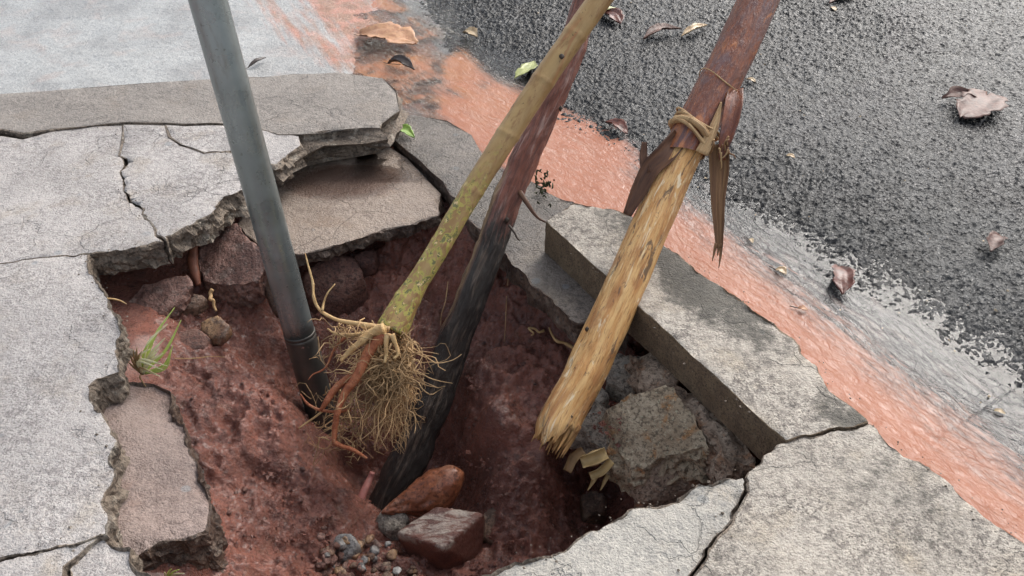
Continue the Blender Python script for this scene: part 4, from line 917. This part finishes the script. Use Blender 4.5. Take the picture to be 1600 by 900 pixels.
# ------------------------------------------------------------------ grass tufts
def tuft(base, blades, label):
    root = empty('grass_tuft', base); tag(root, label, 'grass')
    rsx = np.random.RandomState(7)
    for k, (pp, w, m_) in enumerate(blades):
        q = [base + np.array(d) for d in pp]; V, F, A = strip(q, [w * 1.0, w * 1.15, w * .9, w * .2], (0.3, -1, .5), .0006, .6, 3, 12); mkobj('blade', V, F, MAT[m_], root, attrs=A)
gb = P(222, 584, -.085)
def bl(px, py, bend=.2, up=.05):
    e = PD(px, py, depth_at(222, 584, -.085) - up) - gb; m1 = e * .5 + np.array([-bend * .02, 0, bend * .03]); return [(0, 0, 0), tuple(m1), tuple(e)]
tuft(gb, [(bl(273,480,.3), .006, 'grass'), (bl(283,500,-.3), .006, 'grass'), (bl(262,506,.5), .006, 'grass_pale'), (bl(258,528,.2), .007, 'grass_pale'), (bl(270,540,-.5), .006, 'grass'), (bl(268,548,-.6), .005, 'grass'), (bl(240,528,.3), .005, 'grass'),
  (bl(235,545,.5), .006, 'grass_pale'), (bl(248,545,.1), .009, 'grass_pale'), (bl(255,552,.2), .008, 'grass_pale'), (bl(262,572,1), .005, 'grass_pale'), (bl(255,578,1), .005, 'grass_pale'), (bl(250,588,.6), .006, 'grass_pale'), (bl(208,545,.2), .005, 'grass_dry'), (bl(204,555,.2), .006, 'grass_dry'), (bl(214,542,.2), .006, 'grass_dry'), (bl(222,548,.3), .006, 'grass_dry'), (bl(200,565,.2), .005, 'grass_dry'), (bl(242,584,.6), .004, 'grass_dry'), (bl(228,604,.3), .004, 'grass_dry')],
  'green and bleached grass tuft growing from the left edge of the hole')
gb = P(262, 905, -.10)
def bl(px, py, bend=.2, up=.03):
    e = PD(px, py, depth_at(262, 905, -.10) - up) - gb; m1 = e * .5 + np.array([0, 0, .006]); return [(0, 0, 0), tuple(m1), tuple(e)]
tuft(gb, [(bl(280,890), .004, 'grass'), (bl(268,889), .004, 'grass'), (bl(257,894), .004, 'grass_pale'), (bl(288,896), .004, 'grass_pale')], 'few tiny grass blades at the bottom left below the fallen slab')

# ------------------------------------------------------------------ fallen leaves
def leafmat(name, c, c2, r=.4):
    M = Mat(name); al = M.attr('grain', True)
    col = M.mix(M.ramp(M.noise(45, 4), .4, .62), c, c2); col = M.mix(M.ramp(M.noise(150, 3), .56, .7, 0, .5), col, tuple(x * .4 for x in c2))
    vein = M.ramp(M.voro(1, 'DISTANCE_TO_EDGE', M.mapping(al, (120, 120, 120))), .06, .02, 0, .3); col = M.mix(vein, col, tuple(min(1, x * 1.5) for x in c))
    return M.done(col, r, M.bump(M.noise(70, 4), .002), spec=.5)
LC = {'tan': leafmat('tan dead leaf', (.48, .27, .15), (.4, .2, .11)), 'pink': leafmat('dull pink dead leaf', (.13, .062, .045), (.075, .036, .027), .5), 'red': leafmat('dark red dead leaf', (.13, .04, .025), (.07, .024, .018), .35),
      'cream': leafmat('cream dead leaf', (.52, .4, .25), (.4, .28, .16)), 'green': leafmat('green leaf', (.22, .33, .07), (.14, .24, .05), .3), 'yellow': leafmat('yellow green leaf', (.34, .36, .13), (.24, .26, .09), .35), 'dark': leafmat('blackish dead leaf', (.05, .035, .028), (.03, .02, .018))}
def leaf(px0, px1, z, wpx, col, label, lift=.012, curl=.7, lobes=0, seed=0, name='leaf', prof=(.1, .75, 1, .8, .06)):
    a, b = P(px0[0], px0[1], z), P(px1[0], px1[1], z); d = depth_at(*px0, z); w = wpx * d / 1350 * 1.45
    rsx = np.random.RandomState(seed); mid = (a + b) / 2 + np.array([0, 0, lift]) + np.cross(b - a, [0, 0, 1]) * rsx.uniform(-.1, .1)
    lift *= .65
    root = empty(name, a); tag(root, label, 'leaf')
    e = (lambda t, x: .38 * math.sin(lobes * t * 3.1416 * 2) * abs(x)) if lobes else (lambda t, x: (.12 * math.sin(17 * t + seed) + .09 * math.sin(41 * t + 3 * x + seed)) * abs(x))
    V, F, A = strip([a, a * .5 + mid * .5 + [0, 0, lift * .4], mid, b * .5 + mid * .5 + [0, 0, lift * .2], b + [0, 0, lift * .5]], [w * q for q in prof], (0, 0, 1), .0011, curl, 9, 22, edge=e, seed=seed)
    V[:, 2] -= V[:, 2].min() - z - .0005
    mkobj('blade', V, F, LC[col], root, attrs=A)
    dv = (a - b) / np.linalg.norm(a - b); V, F, A = tube([a + dv * .018 + [0, 0, .002], a + [0, 0, .002], (a + b) / 2 + [0, 0, lift * .8 + .001]], [.0012, .0013, .0008], 14, 6); mkobj('stalk', V, F, LC['dark' if col != 'green' else 'green'], root, attrs=A)
ZR = -.096
leaf((560,56), (650,74), WZ + .003, 44, 'tan', 'large tan leaf lying in the red water at the top', .016, .6, seed=1, prof=(.25, .95, 1, .95, .3))
leaf((606,100), (648,112), WZ + .002, 18, 'dark', 'dark curled leaf just below the large tan leaf', .02, 1.2, seed=2)
leaf((724,52), (746,60), WZ + .004, 16, 'cream', 'tiny cream leaf in the dark wet patch at the top', .01, .9, seed=3)
leaf((804,124), (834,98), WZ + .003, 18, 'yellow', 'pale yellow green leaf at the water edge behind the sapling', .008, .5, seed=4)
leaf((612,202), (648,218), -.084, 15, 'green', 'small fresh green leaf on the wet gutter slab', .012, .8, seed=5)
leaf((388,106), (416,92), -.088, 7, 'dark', 'thin blackish twig like leaf beside the pole on the wet apron', .01, 1., seed=6)
leaf((938,20), (970,40), ZR, 22, 'red', 'dark red leaf behind the top of the sapling', .012, .8, seed=7)
leaf((938,18), (962,14), ZR + .008, 10, 'yellow', 'small yellow leaf tip resting on the dark red leaf', .006, .5, seed=8)
leaf((1005,62), (1064,48), ZR, 17, 'pink', 'long dull pink leaf on the asphalt between the poles', .014, .9, seed=9)
leaf((1064,58), (1104,42), ZR, 13, 'cream', 'folded cream leaf touching the long pink leaf', .014, 1.1, seed=10)
leaf((946,192), (980,212), ZR - .006, 17, 'red', 'small dark leaf left of the bark sleeve on wet asphalt', .01, .9, seed=11)
leaf((1546,150), (1500,188), ZR + .003, 44, 'pink', 'broad pinkish leaf lying at the right on the road', .012, .5, seed=12, prof=(.35, 1, 1, .9, .2))
leaf((1530,158), (1470,158), ZR + .004, 20, 'pink', 'crumpled narrow leaf overlapping the broad pinkish leaf', .016, .9, seed=13, lobes=2)
leaf((1312,418), (1316,464), ZR - .008, 28, 'red', 'glossy red brown leaf at the edge of the grey gutter water', .016, 1.0, seed=14)
leaf((1566,372), (1546,396), ZR, 22, 'pink', 'small curled pink brown leaf near the right picture edge', .012, 1.1, seed=15)
leaf((1296,6), (1340,-8), ZR, 16, 'red', 'dark red leaf cut off by the top picture edge', .012, .8, seed=16)
leaf((1212,422), (1228,430), WZ + .002, 11, 'cream', 'tiny cream leaf scrap in the grey gutter water', .006, .7, seed=17)
leaf((1246,482), (1262,486), WZ + .002, 7, 'tan', 'tiny tan leaf scrap at the edge of the red stream', .005, .7, seed=18)
leaf((1170,375), (1176,381), WZ + .001, 5, 'cream', 'speck of cream leaf near the tail of the hanging bark', .004, .6, seed=19)
leaf((1298,12), (1306,18), ZR, 6, 'cream', 'cream speck below the dark red leaf at the top', .004, .6, seed=20)
leaf((1166,124), (1180,130), ZR, 6, 'cream', 'pale scrap on the asphalt right of the bark sleeve', .004, .6, seed=21)
leaf((1228,244), (1242,248), ZR, 6, 'cream', 'pale scrap on the asphalt right of the hanging bark', .004, .6, seed=22)
leaf((1552,642), (1570,648), WZ + .002, 6, 'cream', 'pale scrap in the gutter water at the right edge', .004, .6, seed=23)
# moss clump behind the post
rs = np.random.RandomState(21); VV = []; FF = []; off = 0
for k in range(40):
    b = P(rs.normal(848, 7), rs.normal(290, 11), -.082); V, F, A = strip([b, b + rs.normal(size=3) * .003 + [0, 0, .005], b + rs.normal(size=3) * .006 + [0, 0, .008]], [.004, .005, .002], (0.2, -1, .3), .0005, .3, 3, 5)
    VV.append(V); FF += [tuple(i + off for i in f) for f in F]; off += len(V)
o = mkobj('moss_clump', np.vstack(VV), FF, MAT['moss']); tag(o, 'dark moss clump on the gutter slab right of the dark post', 'moss'); o['kind'] = 'stuff'

# ------------------------------------------------------------------ uncountable crumbs: earth in the hole, concrete grit on the pavement, litter on the road
OCT = np.array([[1,0,0],[-1,0,0],[0,1,0],[0,-1,0],[0,0,1],[0,0,-1.]]); OF = np.array([[0,2,4],[2,1,4],[1,3,4],[3,0,4],[2,0,5],[1,2,5],[3,1,5],[0,3,5]])
def crumbs(name, centres, sizes, mat, seed):
    rsx = np.random.RandomState(seed); n = len(centres)
    v = OCT[None] * rsx.uniform(.55, 1.25, (n, 6, 1)) + rsx.uniform(-.28, .28, (n, 6, 3)); a = rsx.uniform(0, 6.28, n)
    x = v[:, :, 0] * np.cos(a)[:, None] - v[:, :, 1] * np.sin(a)[:, None]; y = v[:, :, 0] * np.sin(a)[:, None] + v[:, :, 1] * np.cos(a)[:, None]
    v = np.stack([x, y, v[:, :, 2] * .7], 2) * np.asarray(sizes)[:, None, None] * .5 + np.asarray(centres)[:, None]
    f = (OF[None] + (np.arange(n) * 6)[:, None, None]).reshape(-1, 3)
    return struct(mkobj(name, v.reshape(-1, 3), f, mat, smooth=False), 'stuff')
rs = np.random.RandomState(77); n = 8000
pxs = np.c_[rs.uniform(200, 1000, n), rs.uniform(400, 900, n)]; clump = fbm(pxs / 60.0, 1, 3, 3); pxs = pxs[clump > -.05]
q = np.array([P(a, b, -.3) for a, b in pxs])
for _ in range(4):
    z = soil_z(q[:, :2]); q = np.array([P(a, b, zz_) for (a, b), zz_ in zip(pxs, z)])
ok = soil_z(q[:, :2]) < -.16; q = q[ok]
crumbs('earth_crumbs', q, .0035 + .014 * rs.uniform(0, 1, len(q)) ** 3, MAT['soil'], 5)
EDGES = [[(135,398),(182,515),(187,550),(150,592),(148,640),(178,690),(165,775),(168,832),(80,856),(0,872)], [(135,398),(248,380),(332,335),(390,290)], [(192,196),(193,275),(248,380)], [(0,205),(192,193),(400,194),(592,200)],
         [(740,902),(870,858),(960,810),(1160,747)], [(1160,747),(1142,816),(1083,905)], [(1228,692),(1352,657)], [(852,346),(1228,690)], [(1040,388),(1243,530),(1352,655),(1600,845)]]
C_, S_ = [], []
for e in EDGES:
    for a, b in zip(e[:-1], e[1:]):
        A_, B_ = P(*a, 0), P(*b, 0); L_ = np.linalg.norm(B_ - A_)
        for _ in range(int(L_ * 130)):
            c_ = A_ + (B_ - A_) * rs.rand(); off = rs.normal(size=2) * .016; c_ = c_ + [off[0], off[1], .001]; C_.append(c_); S_.append(.0015 + .0055 * rs.rand() ** 3)
crumbs('concrete_grit', np.array(C_), S_, MAT['broken'], 6)
C_, S_ = [], []
for _ in range(150):
    x, y = rs.uniform(760, 1600), rs.uniform(0, 640)
    w_ = P(x, y, -.098); d_ = signed_edge(w_[None, :2])[0]
    if d_ < -.12: continue
    w_[2] = WZ + .003 + max(0, min(d_, .12)) * .055 + max(0, d_ - .12) * .012; C_.append(w_); S_.append(.003 + .006 * rs.rand() ** 2)
crumbs('road_litter', np.array(C_), S_, LC['cream'], 8)

# ------------------------------------------------------------------ the street tree across the road (out of frame; the wet road mirrors it)
def street_tree(x, y, seed):
    rsx = np.random.RandomState(seed); root = empty('street_tree', (x, y, -.1)); tag(root, 'leafy street tree standing across the road beyond the picture', 'tree')
    q = np.array([[x, y, -.15], [x + .1, y, 1.2], [x, y + .1, 2.6], [x + .1, y, 4.4]]); V, F, A = tube(q, [.24, .19, .15, .08], 40, 16, lambda t, a, g: 1 + .15 * fbm(g, 6, 3, 2)); tr = mkobj('trunk', V, F, MAT['bark_dark'], root, attrs=A)
    tips = []
    for k in range(9):
        a = k * 2.4; b = q[2] + [0, 0, -.3 + .2 * k]; e = b + np.array([math.cos(a) * 1.6, math.sin(a) * 1.6, 1.1 + .3 * rsx.rand()])
        V, F, A = tube([b, (b + e) / 2 + [0, 0, .15], e], [.07, .045, .015], 14, 8); mkobj('limb', V, F, MAT['bark_dark'], tr, attrs=A); tips.append(e)
    c = np.array([t + rsx.normal(size=3) * [.5, .5, .45] for t in tips for _ in range(420)]); n = len(c); a, b = rsx.normal(size=(n, 3)), rsx.normal(size=(n, 3))
    a /= np.linalg.norm(a, axis=1)[:, None]; b -= a * (a * b).sum(1)[:, None]; b /= np.linalg.norm(b, axis=1)[:, None]; l = rsx.uniform(.07, .13, (n, 1)); nn = np.cross(a, b)
    V = np.stack([c - a * l, c + b * l * .4 + nn * .01, c + a * l, c - b * l * .4 + nn * .01], 1).reshape(-1, 3); i = np.arange(n)[:, None] * 4
    mkobj('crown', V, np.vstack([i + [0, 1, 2], i + [0, 2, 3]]), plain('dark tree foliage', (.06, .09, .03), .5, .3, scale=8), root, smooth=False)['kind'] = 'stuff'
street_tree(-.5, 8.6, 3)
